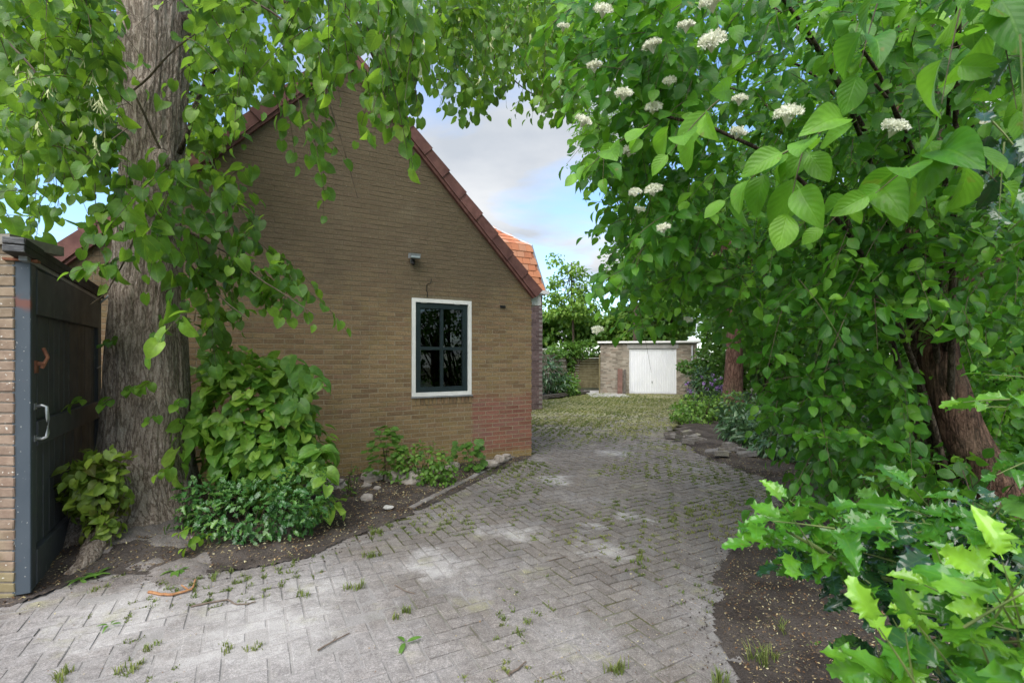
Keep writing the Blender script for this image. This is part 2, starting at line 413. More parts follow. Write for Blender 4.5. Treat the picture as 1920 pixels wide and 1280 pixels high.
def leaf_mat(name, dark, mid, young, trans=.42, rough=.42, spec=.45, veins=7.0, vslant=.5, tcol=1.25, vein=.45, rib=.22):
    m = M(name); t = m.tone()
    r = m.n('ObjectInfo').outputs['Random']
    tt = m.math('ADD', t, m.math('ADD', m.math('MULTIPLY', m.math('SUBTRACT', r, .5), .16), m.math('MULTIPLY', m.math('SUBTRACT', m.noise(5, 2), .5), .5)))
    c = m.ramp(tt, [(0.0, dark), (.5, mid), (1.0, young)])
    uv = m.n('UVMap').outputs[0]
    sx = m.n('SeparateXYZ', None, Vector=uv)
    uu = m.math('MULTIPLY', m.math('ABSOLUTE', m.math('SUBTRACT', sx.outputs[0], .5)), 2.0)
    mid_rib = m.mask(uu, .09, .02)
    sv = m.math('FRACT', m.math('MULTIPLY', m.math('SUBTRACT', sx.outputs[1], m.math('MULTIPLY', uu, vslant * .5)), veins))
    tri = m.math('ABSOLUTE', m.math('SUBTRACT', sv, .5))      # 0.5 at a vein, 0 between
    side = m.mask(tri, .40, .49)
    vn = m.math('MAXIMUM', mid_rib, m.math('MULTIPLY', side, .55))
    c = m.mix(m.math('MULTIPLY', vn, vein), c, young)
    c = mul(m, c, m.ramp(m.noise(26, 4), [(.3, .72), (.7, 1.2)]))
    c = m.mix(m.math('MULTIPLY', m.mask(m.noise(38, 3), .66, .74), .55), c, (.20, .17, .04))
    hgt = m.math('ADD', m.math('MULTIPLY', tri, -.8), m.math('MULTIPLY', mid_rib, -.8))
    bp = m.bump(hgt, rib, .006)
    b = m.n('BsdfPrincipled', None, Base_Color=c, Roughness=rough, Specular_IOR_Level=spec, Normal=bp)
    tr = m.n('BsdfTranslucent', None, Color=m.mix(.55, mul(m, c, (tcol * 1.25, tcol * 1.3, tcol * .7)), young), Normal=bp)
    mx = m.n('MixShader', None, i0=trans, i1=b, i2=tr)
    m.nt.links.new(mx.outputs[0], m.out.inputs[0])
    return m.m
MAT['lime_leaf'] = leaf_mat('lime_leaf', (.028, .09, .014), (.088, .215, .024), (.31, .49, .05), .50, .42, .4, 6, .9, 1.35, .25)
MAT['dog_leaf'] = leaf_mat('dogwood_leaf', (.014, .070, .008), (.050, .18, .014), (.20, .42, .034), .46, .42, .38, 7, .75, 1.35, .2)
MAT['shrub_leaf'] = leaf_mat('shrub_leaf', (.06, .17, .03), (.14, .31, .05), (.33, .50, .07), .45, .40, .5, 6, .9, 1.3, .3)
MAT['holly_old'] = leaf_mat('holly_leaf', (.010, .036, .016), (.022, .08, .026), (.12, .27, .04), .12, .15, .7, 4, .5, 1.0, .12, .05)
MAT['holly_new'] = leaf_mat('holly_leaf_young', (.024, .10, .014), (.075, .25, .022), (.27, .52, .045), .38, .17, .7, 4, .5, 1.1, .15, .06)
MAT['glossy_leaf'] = leaf_mat('glossy_leaf', (.022, .08, .024), (.06, .18, .045), (.20, .38, .08), .28, .2, .7, 6, .6)
MAT['bush_leaf'] = leaf_mat('bush_leaf', (.036, .105, .018), (.10, .22, .035), (.25, .42, .065), .38, .45, .45, 6, .7)
MAT['laurel_leaf'] = leaf_mat('laurel_leaf', (.026, .07, .03), (.06, .14, .052), (.17, .27, .11), .2, .30, .6, 6, .5)
MAT['rear_leaf'] = leaf_mat('rear_leaf', (.034, .10, .018), (.10, .235, .034), (.28, .44, .07), .42, .5, .4, 6, .7)
MAT['red_leaf'] = leaf_mat('sucker_leaf', (.12, .10, .025), (.17, .28, .04), (.34, .46, .06), .4, .45, .45, 6, .9)

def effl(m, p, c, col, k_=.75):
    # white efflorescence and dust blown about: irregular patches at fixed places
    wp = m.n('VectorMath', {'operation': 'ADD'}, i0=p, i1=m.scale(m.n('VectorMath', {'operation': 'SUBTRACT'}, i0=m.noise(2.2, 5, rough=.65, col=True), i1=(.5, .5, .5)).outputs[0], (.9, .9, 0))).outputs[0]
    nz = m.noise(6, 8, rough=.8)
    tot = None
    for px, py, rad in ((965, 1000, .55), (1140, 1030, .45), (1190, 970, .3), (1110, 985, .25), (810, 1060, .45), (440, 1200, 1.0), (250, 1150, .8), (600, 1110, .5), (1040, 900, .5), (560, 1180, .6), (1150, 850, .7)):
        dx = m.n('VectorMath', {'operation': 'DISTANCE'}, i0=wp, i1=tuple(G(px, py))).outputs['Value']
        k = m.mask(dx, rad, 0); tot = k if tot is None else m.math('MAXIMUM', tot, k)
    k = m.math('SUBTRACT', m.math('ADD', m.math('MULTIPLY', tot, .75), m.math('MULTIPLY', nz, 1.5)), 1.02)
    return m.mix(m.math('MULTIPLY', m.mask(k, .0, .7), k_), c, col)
def paver_mat():
    m = M('paver'); p = m.pos(); r = m.rnd()
    xyz = m.n('SeparateXYZ', None, Vector=p); y = xyz.outputs['Y']; x = xyz.outputs['X']
    c = m.ramp(r, [(0, (.158, .138, .124)), (.35, (.188, .168, .153)), (.6, (.208, .186, .168)), (.8, (.180, .155, .137)), (1, (.186, .172, .164))])
    c = m.mix(m.math('MULTIPLY', m.mask(m.noise(1.3, 5), .45, .7), .35), c, (.10, .088, .082))
    # dry sand dust left on the stones
    d = m.math('ADD', m.noise(1.1, 6, rough=.6), m.math('MULTIPLY', m.mask(y, 4.4, 2.2), .13))
    d = m.math('ADD', d, m.math('MULTIPLY', m.mask(x, 1.2, -2.2), .10))
    c = m.mix(m.math('MULTIPLY', m.mask(d, .50, .80), .75), c, m.mix(m.noise(9, 4), (.24, .225, .222), (.36, .342, .338)))
    # moss and algae, more of it towards the garage
    c = mul(m, c, m.ramp(m.noise(17, 5, rough=.65), [(.3, .72), (.7, 1.22)])); c = mul(m, c, m.ramp(m.noise(70, 3, rough=.6), [(.3, .74), (.7, 1.24)]))
    c = effl(m, p, c, (.45, .435, .425), .8)
    mo = m.math('ADD', m.noise(2.3, 7, rough=.62), m.math('MULTIPLY', m.mask(y, 6.5, 15.0), .26))
    c = m.mix(m.math('MULTIPLY', m.mask(mo, .56, .80), .8), c, m.mix(m.noise(12, 4), (.20, .21, .085), (.40, .38, .20)))
    c = m.mix(m.math('MULTIPLY', m.mask(m.noise(160, 2), .60, .68), .5), c, (.42, .41, .40))
    c = mul(m, c, m.ramp(m.noise(220, 3, rough=.7), [(.3, .55), (.7, 1.4)]))
    return m.pbr(c, .93, m.bump(m.noise(240, 4, rough=.7), .5, .004), .25)
MAT['paver'] = paver_mat()
def sand_mat():
    m = M('joint_sand'); p = m.pos(); y = m.n('SeparateXYZ', None, Vector=p).outputs['Y']
    c = m.mix(m.noise(30, 5), (.05, .04, .03), (.11, .09, .07))
    mo = m.math('ADD', m.noise(2.0, 6), m.math('MULTIPLY', m.mask(y, 2.8, 8.0), .2))
    c = m.mix(m.math('MULTIPLY', m.mask(mo, .36, .54), .9), c, m.mix(m.noise(25, 3), (.05, .065, .02), (.12, .12, .035)))
    xs_ = m.n('SeparateXYZ', None, Vector=p).outputs['X']
    dd = m.math('ADD', m.noise(1.1, 6, rough=.6), m.math('ADD', m.math('MULTIPLY', m.mask(y, 5.0, 2.4), .20), m.math('MULTIPLY', m.mask(xs_, 1.0, -2.2), .12)))
    c = m.mix(m.math('MULTIPLY', m.mask(dd, .56, .74), .92), c, m.mix(m.noise(160, 3, rough=.7), (.19, .178, .175), (.34, .325, .32)))
    c = effl(m, p, c, (.42, .40, .39), .6)
    c = mul(m, c, m.ramp(m.noise(200, 3, rough=.7), [(.3, .65), (.7, 1.3)]))
    return m.pbr(c, .96, m.bump(m.noise(200, 4), .5, .004), .2)
MAT['sand'] = sand_mat()
def soil_mat(name, c1, c2, c3):
    m = M(name)
    c = m.mix(m.mask(m.noise(3, 6), .35, .65), c1, c2)
    c = m.mix(m.mask(m.noise(28, 4), .58, .70), c, c3)
    c = mul(m, c, m.ramp(m.noise(150, 3, rough=.7), [(.3, .5), (.7, 1.45)]))
    return m.pbr(c, .97, m.bump(m.math('ADD', m.noise(35, 6, rough=.7), m.math('MULTIPLY', m.noise(150, 3), .5)), .8, .02), .2)
MAT['soil'] = soil_mat('soil_dark', (.052, .042, .037), (.10, .084, .074), (.16, .12, .085))
MAT['soil_grey'] = soil_mat('soil_grey', (.17, .15, .14), (.25, .225, .21), (.20, .16, .12))
MAT['ground'] = soil_mat('earth', (.06, .06, .03), (.10, .10, .045), (.09, .07, .04))
MAT['rock'] = simple('rock', (.24, .20, .17), (.40, .36, .32), 10, .9, .8, 45, .012, .3, .15)
MAT['rock_white'] = simple('rock_white', (.42, .40, .37), (.58, .56, .53), 12, .9, .7, 45, .01, .3)
MAT['grass'] = leaf_mat('grass_blade', (.06, .11, .02), (.14, .20, .045), (.34, .34, .11), .35, .5, .3)
MAT['moss_blade'] = leaf_mat('moss_blade', (.15, .165, .06), (.27, .275, .115), (.42, .405, .21), .35, .6, .3)
MAT['moss'] = simple('moss_tuft', (.09, .12, .025), (.19, .19, .05), 6, .95, .3, 60)
def litter_mat():
    m = M('leaf_litter'); r = m.rnd()
    c = m.ramp(r, [(0, (.08, .04, .02)), (.3, (.18, .10, .05)), (.55, (.30, .21, .11)), (.8, (.42, .36, .19)), (1, (.50, .46, .30))])
    return m.pbr(c, .85, None, .2)
MAT['litter'] = litter_mat()
MAT['stick'] = simple('stick', (.10, .075, .055), (.18, .14, .11), 30, .85, .4, 100)
MAT['orange_stick'] = simple('orange_stick', (.26, .11, .045), (.38, .20, .09), 30, .8, .4, 100)
MAT['flower'] = simple('flower_white', (.70, .71, .54), (.82, .82, .70), 40, .7, .1, 100)
MAT['bloom_purple'] = simple('purple_bloom', (.24, .13, .38), (.42, .27, .55), 10, .6, .1, 60)
MAT['bract'] = simple('lime_bract', (.42, .46, .20), (.55, .56, .30), 12, .6, .1, 60)
def garage_brick():
    m = M('garage_brick'); r = m.rnd()
    c = m.ramp(r, [(0, (.22, .185, .145)), (.4, (.33, .29, .23)), (.7, (.44, .39, .32)), (1, (.30, .235, .18))])
    c = mul(m, c, m.ramp(m.noise(3, 5), [(.3, .75), (.7, 1.15)]))
    return m.pbr(c, .92, m.bump(m.noise(30, 4), .4, .006), .3)
MAT['garage_brick'] = garage_brick()
MAT['garage_mortar'] = simple('garage_mortar', (.30, .275, .23), (.40, .37, .32), 5, .95, .3, 40)
MAT['door_white'] = simple('door_white', (.80, .81, .83), (.86, .87, .88), 2, .4, .03, 20, .002)
MAT['fence_wood'] = simple('fence_wood', (.16, .135, .065), (.27, .235, .13), 5, .9, .4, 40, .006, .3, .15)
MAT['fence_conc'] = simple('fence_concrete', (.15, .135, .10), (.24, .22, .17), 4, .95, .4, 40, .006, .3, .12)
MAT['plank'] = simple('red_plank', (.13, .07, .055), (.20, .115, .09), 8, .8, .3, 50, .004, .3, .12)
MAT['timber'] = simple('timber_edge', (.07, .06, .05), (.13, .115, .10), 8, .9, .5, 40, .008, .3, .12)
MAT['render'] = simple('pale_render', (.55, .54, .52), (.66, .65, .63), 2, .9, .1, 20)
MAT['pale_wood'] = simple('pale_wood', (.42, .30, .17), (.55, .41, .26), 4, .8, .2, 40)

# ================================================================ GROUND
mb = MB()
nx, ny = 60, 60
gx = np.linspace(-1, 1, nx); gx = np.sign(gx) * (np.abs(gx) ** 2.2) * 400
gy = (np.linspace(0, 1, ny) ** 2.2) * 800 - 40
XX, YY = np.meshgrid(gx, gy, indexing='ij')
v = np.stack([XX, YY, np.full_like(XX, -0.09)], -1).reshape(-1, 3)
i, j = np.meshgrid(np.arange(nx - 1), np.arange(ny - 1), indexing='ij'); k = i * ny + j
q = np.stack([k, k + ny, k + ny + 1, k + 1], -1).reshape(-1, 4)
mb.add(v, q); mb.build('ground', MAT['ground'], smooth=True, kind='structure', label='bare earth reaching out beyond the yard')

# driveway outline (ground points)
DRIVE = [tuple(G(*p)[:2]) for p in ((20, 1128), (57, 1116), (140, 1082), (230, 1066), (300, 1072), (430, 1062), (570, 1040), (640, 1006), (768, 957), (962, 861), (996, 856))]
DRIVE = [(-3.25, 0.6), (-3.25, 2.9)] + DRIVE + [(0.20, 9.0), (-1.2, 11.6), (-2.6, 14.0)] + [tuple(G(*p)[:2]) for p in ((996, 751), (1050, 747), (1105, 738))] + \
        [(3.72, 20.3), (7.6, 20.3)] + [tuple(G(*p)[:2]) for p in ((1296, 752), (1290, 776), (1252, 812), (1345, 862), (1440, 893), (1492, 930), (1410, 1010), (1362, 1080), (1368, 1180), (1418, 1280))] + [(1.05, 0.6)]
PU = np.array([0.88, 0.475]); PU /= np.linalg.norm(PU); PV = np.array([-PU[1], PU[0]])
drive = bpy.data.objects.new('driveway', None)
COL.objects.link(drive); drive['kind'] = 'structure'; drive['label'] = 'grey herringbone block driveway with grassy joints and dusty patches'
# joint sand: a sheet whose level creeps up to the paver tops where sand was swept over them
def sheet(poly, step, zf, xr, yr, grow=.0):
    xs = np.arange(xr[0], xr[1], step); ys = np.arange(yr[0], yr[1], step)
    A, B = np.meshgrid(xs, ys, indexing='ij'); nX, nY = A.shape
    ins = in_poly(A, B, poly) | (poly_dist(A, B, poly) < grow)
    z = zf(A, B)
    i, j = np.meshgrid(np.arange(nX - 1), np.arange(nY - 1), indexing='ij')
    ok = ins[:-1, :-1] & ins[1:, :-1] & ins[:-1, 1:] & ins[1:, 1:]
    k = (i * nY + j)[ok]
    q = np.stack([k, k + nY, k + nY + 1, k + 1], -1)
    used = np.unique(q); mp_ = np.full(nX * nY, -1); mp_[used] = np.arange(len(used))
    v = np.stack([A, B, z], -1).reshape(-1, 3)[used]
    return v, mp_[q]
def sand_z(A, B):
    p = np.stack([A * 1.3, B * 1.3, A * 0], -1)
    m_ = np.clip((.55 * fbm(p, 5, 3) + np.clip((3.5 - B) / 1.4, -1.2, .75) + np.clip((-A) / 2.2, -.6, .5)) * .9, 0, 1)
    p2 = np.stack([A * 9, B * 9, A * 0], -1)
    return -.0105 + m_ * .0088 + vnoise(p2, 5) * .0010
v1, q1 = sheet(DRIVE, .03, sand_z, (-3.4, 4), (.6, 7.0), .05)
v2, q2 = sheet(DRIVE, .12, lambda a, b: sand_z(a, b) - .0005, (-3.4, 8), (6.95, 20.6), .10)
mb = MB(); mb.add(v1, q1); mb.add(v2, q2); mb.build('joint_sand', MAT['sand'], drive, smooth=True, kind='stuff')
# pavers, 90 degree herringbone along the house axes
PW = 0.100; GAPW = .0135
o2 = np.array([0.06, 3.0])
cells = []
for a in range(-66, 205):
    for b in range(-96, 205):
        kk = (a - b) % 4
        if kk == 0: c = (a + 1, b + .5); e = (2, 1)
        elif kk == 3: c = (a + .5, b + 1); e = (1, 2)
        else: continue
        cells.append((*c, *e))
cells = np.array(cells, float)
ctr = o2 + cells[:, :1] * PW * PU + cells[:, 1:2] * PW * PV
ins = in_poly(ctr[:, 0], ctr[:, 1], DRIVE) & (poly_dist(ctr[:, 0], ctr[:, 1], DRIVE) > .05) & (ctr[:, 1] < 20.2)
ctr, cells = ctr[ins], cells[ins]
px_, py_, d_ = proj(np.c_[ctr, np.zeros(len(ctr))])
vis = (px_ > 0) & (px_ < 1920) & (py_ < 1290) & (d_ > 1.9)
score = np.where(vis, d_, 1e3); order = np.argsort(score)
first = set(order[:296].tolist())
tilt = RNG.normal(0, .004, (len(ctr), 2)); lift = RNG.normal(0, .0017, len(ctr))
joined = MB()
def paver_mb(l, wd): # local, centred, top at z=0
    b = MB(); b.bbox((-l / 2, -wd / 2, -.06), (l, 0, 0), (0, wd, 0), (0, 0, .06), .003, .003, r=0.0); return b
pav_me = []
for k in range(4):
    me = paver_mb(PW * 2 - GAPW, PW - GAPW).mesh('paver_block', MAT['paver']); pav_me.append(me)
ang0 = math.atan2(PU[1], PU[0])
for n_, ((cx_, cy_), ce) in enumerate(zip(ctr, cells)):
    if n_ in first:
        o = bpy.data.objects.new('paver', pav_me[n_ % 4]); COL.objects.link(o); o.parent = drive
        o.location = (cx_, cy_, lift[n_]); o.rotation_euler = (tilt[n_, 0], tilt[n_, 1], ang0 + (0 if ce[2] == 2 else PI / 2) + RNG.normal(0, .008))
    else:
        L, Wd = ce[2] * PW - GAPW, ce[3] * PW - GAPW
        du = np.array([*PU, tilt[n_, 0]]); dv = np.array([*PV, tilt[n_, 1]])
        c3 = np.array([cx_, cy_, lift[n_] - .06])
        if d_[n_] < 10: joined.bbox(c3 - du * L / 2 - dv * Wd / 2, du * L, dv * Wd, (0, 0, .06), .003, .003)
        else: joined.box(c3 - du * L / 2 - dv * Wd / 2, du * L, dv * Wd, (0, 0, .06))
joined.build('paver_field', MAT['paver'], drive, kind='stuff')

# concrete gate sill and steel track at the far left
mb = MB(); mb.box((-3.95, .8, -.06), (.55, 0, 0), (0, 2.12, 0), (0, 0, .068)); mb.build('gate_sill', MAT['concrete'], kind='structure', label='concrete strip under the gate at the foot of the pier')
t_ = MB(); t_.box((-3.16, 2.2, -.02), (-.03, .76, 0), (.03, .002, 0), (0, 0, .035)); 
tr_ = t_.build('floor_track', MAT['rust'], label='narrow rusty steel strip in the ground leading to the gate', cat='track')

# planting soil: bed along the gable and round the lime tree; bed on the right
TREE = np.array([-3.20, 4.27])
BED_L = [tuple(G(*p)[:2]) for p in ((20, 1131), (57, 1119), (140, 1086), (230, 1069), (300, 1076), (430, 1066), (570, 1044), (640, 1010), (768, 962), (962, 866), (985, 860))]
BED_L = BED_L + [(.24, 7.41), (-4.6, 4.80), (-4.7, 3.4), (-3.5, 2.9)]
def bed_z(A, B):
    r2 = (A - TREE[0]) ** 2 + (B - TREE[1]) ** 2
    dm = np.clip(poly_dist(A, B, BED_L) / .25, 0, 1)
    n = fbm(np.stack([A * 3, B * 3, A * 0], -1), 5, 9)
    return .004 + dm * (.03 + .025 * n + .13 * np.exp(-r2 / .55)) + .006 * vnoise(np.stack([A * 22, B * 22, A * 0], -1), 4)
def edgel_z(A, B):
    z = bed_z(A, B); ins = in_poly(A, B, BED_L); dd = poly_dist(A, B, BED_L)
    n = fbm(np.stack([A * 7, B * 7, A * 0], -1), 4, 39)
    return np.where(ins, z, .008 + .009 * n - .12 * np.clip(dd - .02, 0, 1))
v1, q1 = sheet(BED_L, .022, edgel_z, (-4.8, .4), (2.8, 7.6), .06)
mb = MB(); mb.add(v1, q1); mb.build('soil_bed', MAT['soil'], smooth=True, kind='structure', label='dark leaf-strewn soil bed along the brick gable')
# pale sandy earth spilled from the foot of the lime tree
SPILL = [tuple(G(*p)[:2]) for p in ((95, 1104), (150, 1060), (215, 1005), (290, 975), (340, 990), (372, 1030), (410, 1066), (370, 1092), (300, 1104), (200, 1115), (120, 1122))]
def spill_z(A, B):
    return np.where(in_poly(A, B, BED_L), bed_z(A, B), -.002) + np.clip(poly_dist(A, B, SPILL) / .12, 0, 1) * .018 - .010 + .026 * fbm(np.stack([A * 5, B * 5, A * 0], -1), 4, 77)
v1, q1 = sheet(SPILL, .02, spill_z, (-3.6, -1.8), (2.8, 4.6), .0)
mb = MB(); mb.add(v1, q1); mb.build('earth_spill', MAT['soil_grey'], smooth=True, kind='structure', label='grey sandy earth spilling from the tree foot onto the pavers')
BED_R = [tuple(G(*p)[:2]) for p in ((1300, 750), (1286, 776), (1247, 812), (1338, 862), (1432, 893), (1484, 932), (1402, 1010), (1354, 1080), (1360, 1180), (1410, 1280))] + [(1.0, .6), (9, .6), (14, 8), (14, 19), (8, 19.5)]
def bedr_z(A, B):
    dm = np.clip(poly_dist(A, B, BED_R) / .4, 0, 1)
    n = fbm(np.stack([A * 2, B * 2, A * 0], -1), 5, 19)
    return .004 + dm * (.04 + .03 * n) + .006 * vnoise(np.stack([A * 20, B * 20, A * 0], -1), 6)
def edge_z(A, B):
    z = bedr_z(A, B); ins = in_poly(A, B, BED_R); dd = poly_dist(A, B, BED_R)
    n = fbm(np.stack([A * 7, B * 7, A * 0], -1), 4, 29)
    return np.where(ins, z, .004 + .012 * n - .12 * np.clip(dd - .03, 0, 1))
v1, q1 = sheet(BED_R, .022, edge_z, (.8, 5), (.6, 8), .07)
v2, q2 = sheet(BED_R, .2, lambda a, b: bedr_z(a, b) - .003, (2.4, 14), (.6, 19.6), .0)
mb = MB(); mb.add(v1, q1); mb.add(v2, q2); mb.build('soil_bed', MAT['soil'], smooth=True, kind='structure', label='dark crumbly soil bed under the shrubs right of the driveway')
BED_F = [tuple(G(*p)[:2]) for p in ((996, 749), (1050, 745), (1104, 736))] + [(3.4, 24), (-3, 24), (-3, 15)]
v1, q1 = sheet(BED_F, .2, lambda a, b: .03 + .03 * fbm(np.stack([a, b, a * 0], -1), 3, 2), (-3, 4), (14, 24), .0)
mb = MB(); mb.add(v1, q1); mb.build('soil_bed', MAT['soil'], smooth=True, kind='structure', label='planted soil bed before the concrete fence')

# edging row of pavers set on edge between bed and driveway
ed = bpy.data.objects.new('bed_edging', None); COL.objects.link(ed); ed['kind'] = 'structure'; ed['label'] = 'row of concrete blocks edging the soil bed below the gable'
e0, e1 = G(966, 858)[:2], G(770, 958)[:2]; eL = np.linalg.norm(e1 - e0); ed_d = (e1 - e0) / eL; ed_n = np.array([-ed_d[1], ed_d[0]])
nb = int(eL / .205)
for k in range(nb):
    b = MB(); s = e0 + ed_d * (k * .205) ; jz = random.uniform(-.006, .006)
    b.bbox((*s, -.08), (*(ed_d * .198), random.uniform(-.006, .006)), (*(ed_n * -.07), 0), (0, 0, .105 + jz), .006, .005)
    b.build('paver', MAT['paver'], ed)

# ================================================================ MAIN HOUSE
house = thing('brick_house', 'olive brown brick house with a steep gable and one four-pane window', 'house', tuple(HC))
WT0, WT1, WH0, WH1 = .9976, 1.879, .966, 2.309
def slab(mb, t0, t1, h0, h1, o0=-.22, o1=0.0):
    mb.box(W(t0, h0, o0), HU * (t1 - t0), UP * (h1 - h0), HN * (o1 - o0))
mb = MB()
slab(mb, 0, WT0, -.1, EAVE); slab(mb, WT1, HW, -.1, EAVE); slab(mb, WT0, WT1, -.1, WH0); slab(mb, WT0, WT1, WH1, EAVE)
mb.prism([W(0, EAVE, 0), W(HW, EAVE, 0), W(HW / 2, APEX, 0)], HN * -.22)
mb.build('gable_wall', MAT['mortar'], house)
BK = -HN  # backwards
mb = MB()
mb.box(W(0, -.1, -.22), BK * 9, HU * .2, UP * (EAVE + .1)); mb.box(W(HW, -.1, -.22), BK * 9, HU * -.2, UP * (EAVE + .1))
mb.prism([W(0, -.1, -9.22), W(HW, -.1, -9.22), W(HW, EAVE, -9.22), W(HW / 2, APEX, -9.22), W(0, EAVE, -9.22)], BK * .2)
mb.build('side_wall', MAT['brick'], house)
# bricks laid in running bond
CP, BL, JT = .0625, .222, .011
br = []
rows = int((APEX + .05) / CP)
for r_ in range(rows):
    h0 = r_ * CP - .02; hm = h0 + CP / 2
    lim = 0.0 if hm < EAVE else (hm - EAVE) / SLOPE + .02
    a, b = lim + (.0 if hm > EAVE else -.008), HW - lim
    if b - a < .1: break
    ivs = [(a, b)]
    if h0 < WH1 - .005 and h0 + CP > WH0 + .005: ivs = [(a, WT0 - .004), (WT1 + .004, b)]
    if .848 < hm < .966: ivs = [(a, WT0 - .004), (WT1 + .004, b)]
    for (s0, s1) in ivs:
        x = math.floor((s0 - (r_ % 2) * BL / 2) / BL) * BL + (r_ % 2) * BL / 2
        while x < s1:
            xa, xb = max(x, s0), min(x + BL - JT, s1)
            if xb - xa > .025: br.append((xa, xb, h0, h0 + CP - JT))
            x += BL
br = np.array(br)
cen = HC + HU * ((br[:, 0] + br[:, 1]) / 2)[:, None] + UP * ((br[:, 2] + br[:, 3]) / 2)[:, None]
bx, by, bd = proj(cen)
seen = (bx > 610) & (bx < 1000) & (by > 330) & ~((bx < 860) & (by > 800)) & (br[:, 1] - br[:, 0] > .15)
sc_ = np.where(seen, bd - (np.abs(by - 640) < 190) * .4, 99); first = set(np.argsort(sc_)[:270].tolist())
joined = MB(); bme = []
for k in range(3):
    b = MB(); b.bbox((0, 0, 0), np.array((BL - JT, 0, 0)), (0, 0, CP - JT), (0, .014, 0), .002, .003, r=0.0); bme.append(b)
for k in range(3): bme[k] = bme[k].mesh('wall_brick', MAT['brick'])
Rb = Matrix(((HU[0], HN[0], 0), (HU[1], HN[1], 0), (0, 0, 1))).to_4x4()
for n_, (ta, tb, h0, h1) in enumerate(br):
    pr = .0028 + random.uniform(-.0010, .0010)
    if n_ in first:
        o = bpy.data.objects.new('brick', bme[n_ % 3]); COL.objects.link(o); o.parent = house
        S = Matrix.Diagonal(((tb - ta) / (BL - JT), 1, 1, 1))
        o.matrix_basis = Matrix.Translation(Vector(W(ta, h0, pr - .014) - HC)) @ Rb @ S @ Matrix.Rotation(random.gauss(0, .004), 4, 'Y')
    else:
        joined.bbox(W(ta, h0, pr - .014), HU * (tb - ta), UP * (h1 - h0), HN * .014, .0014, .0022)
joined.build('brickwork', MAT['brick'], house, kind='stuff')
for k in range(15):                      # soldier course under the window
    wd = (WT1 - WT0 + .01) / 15
    b = MB(); b.bbox(W(WT0 - .004 + k * wd, .853, -.01), HU * (wd - .011), UP * .098, HN * (.02 + random.uniform(0, .003)), .003, .003)
    b.build('brick', MAT['brick'], house)
# settlement crack above the window
b = MB(); pts = [W(1.66, 2.325, .004), W(1.655, 2.40, .004), W(1.67, 2.41, .004), W(1.665, 2.50, .004), W(1.61, 2.52, .004), W(1.60, 2.58, .004)]
b.tube(pts, .006, 4); b.build('wall_crack', MAT['black'], house)

# window
win = link('window', None, house)
wf = .052
mb = MB()
def fr(mb, t0, t1, h0, h1, o0, o1, wd):
    mb.box(W(t0, h0, o0), HU * wd, UP * (h1 - h0), HN * (o1 - o0)); mb.box(W(t1, h0, o0), HU * -wd, UP * (h1 - h0), HN * (o1 - o0))
    mb.box(W(t0 + wd, h0, o0), HU * (t1 - t0 - 2 * wd), UP * wd, HN * (o1 - o0)); mb.box(W(t0 + wd, h1 - wd, o0), HU * (t1 - t0 - 2 * wd), UP * wd, HN * (o1 - o0))
fr(mb, WT0 + .003, WT1 - .003, WH0 + .003, WH1 - .003, -.10, .012, wf)
mb.build('frame', MAT['white'], win)
s0, s1, g0, g1 = WT0 + wf + .006, WT1 - wf - .006, WH0 + wf + .004, WH1 - wf - .006
mb = MB(); fr(mb, s0, s1, g0, g1, -.07, -.012, .072); mb.build('sash', MAT['sash'], win)
mb = MB(); tm = (s0 + s1) / 2; hm = (g0 + g1) / 2 - .01
mb.box(W(tm - .021, g0 + .072, -.062), HU * .042, UP * (g1 - g0 - .144), HN * .044)
mb.box(W(s0 + .072, hm - .022, -.060), HU * (tm - .021 - s0 - .072), UP * .044, HN * .046); mb.box(W(tm + .021, hm - .022, -.060), HU * (s1 - .072 - tm - .021), UP * .044, HN * .046)
mb.build('glazing_bar', MAT['sash'], win)
mb = MB()
for (ta, tb) in ((s0 + .072, tm - .021), (tm + .021, s1 - .072)):
    for (ha, hb) in ((g0 + .072, hm - .022), (hm + .022, g1 - .072)):
        p_ = MB(); e = random.uniform(-.002, .002)
        p_.box(W(ta, ha, -.045 + e), HU * (tb - ta), UP * (hb - ha), HN * .004); p_.build('pane', MAT['glass'], win)
mb = MB(); mb.prism([W(WT0 - .01, WH0 - .006, -.02), W(WT0 - .01, WH0 - .016, .035), W(WT0 - .01, WH0 - .006, .035), W(WT0 - .01, WH0 + .002, -.02)], HU * (WT1 - WT0 + .02)); mb.build('sill', MAT['zinc'], win)
mb = MB()
for tt in (s0 + .12, s1 - .16):
    mb.box(W(tt, g1 - .004, -.014), HU * .085, UP * .012, HN * .02)
mb.build('vent_clip', MAT['white'], win)
# dim room behind the glass with a few stored planks
mb = MB()
rt0, rt1, rh0, rh1, rd = WT0 - .6, WT1 + 1.4, .05, 2.44, 2.6
mb.box(W(rt0, rh0, -.3 - rd), HU * (rt1 - rt0), UP * (rh1 - rh0), BK * .05)
mb.box(W(rt0, rh0, -.24), HU * .05, UP * (rh1 - rh0), BK * (rd + .06)); mb.box(W(rt1, rh0, -.24), HU * .05, UP * (rh1 - rh0), BK * (rd + .06))
mb.box(W(rt0 + .05, rh0, -.24), HU * (rt1 - rt0 - .05), UP * .05, BK * (rd + .06)); mb.box(W(rt0 + .05, rh1, -.24), HU * (rt1 - rt0 - .05), UP * .05, BK * (rd + .06))
mb.build('room_lining', MAT['room'], house)
mb = MB(); a0 = W(1.83, 1.14, -.30); a1 = W(1.30, .98, -.42); mb.tube([a0, a1], .035, 6); mb.build('stored_pole', MAT['gutter'], house)
mb = MB(); a0 = W(1.80, 1.24, -.36); a1 = W(1.25, .96, -.45); mb.tube([a0, a1], .03, 6); mb.build('stored_pole', MAT['zinc'], house)

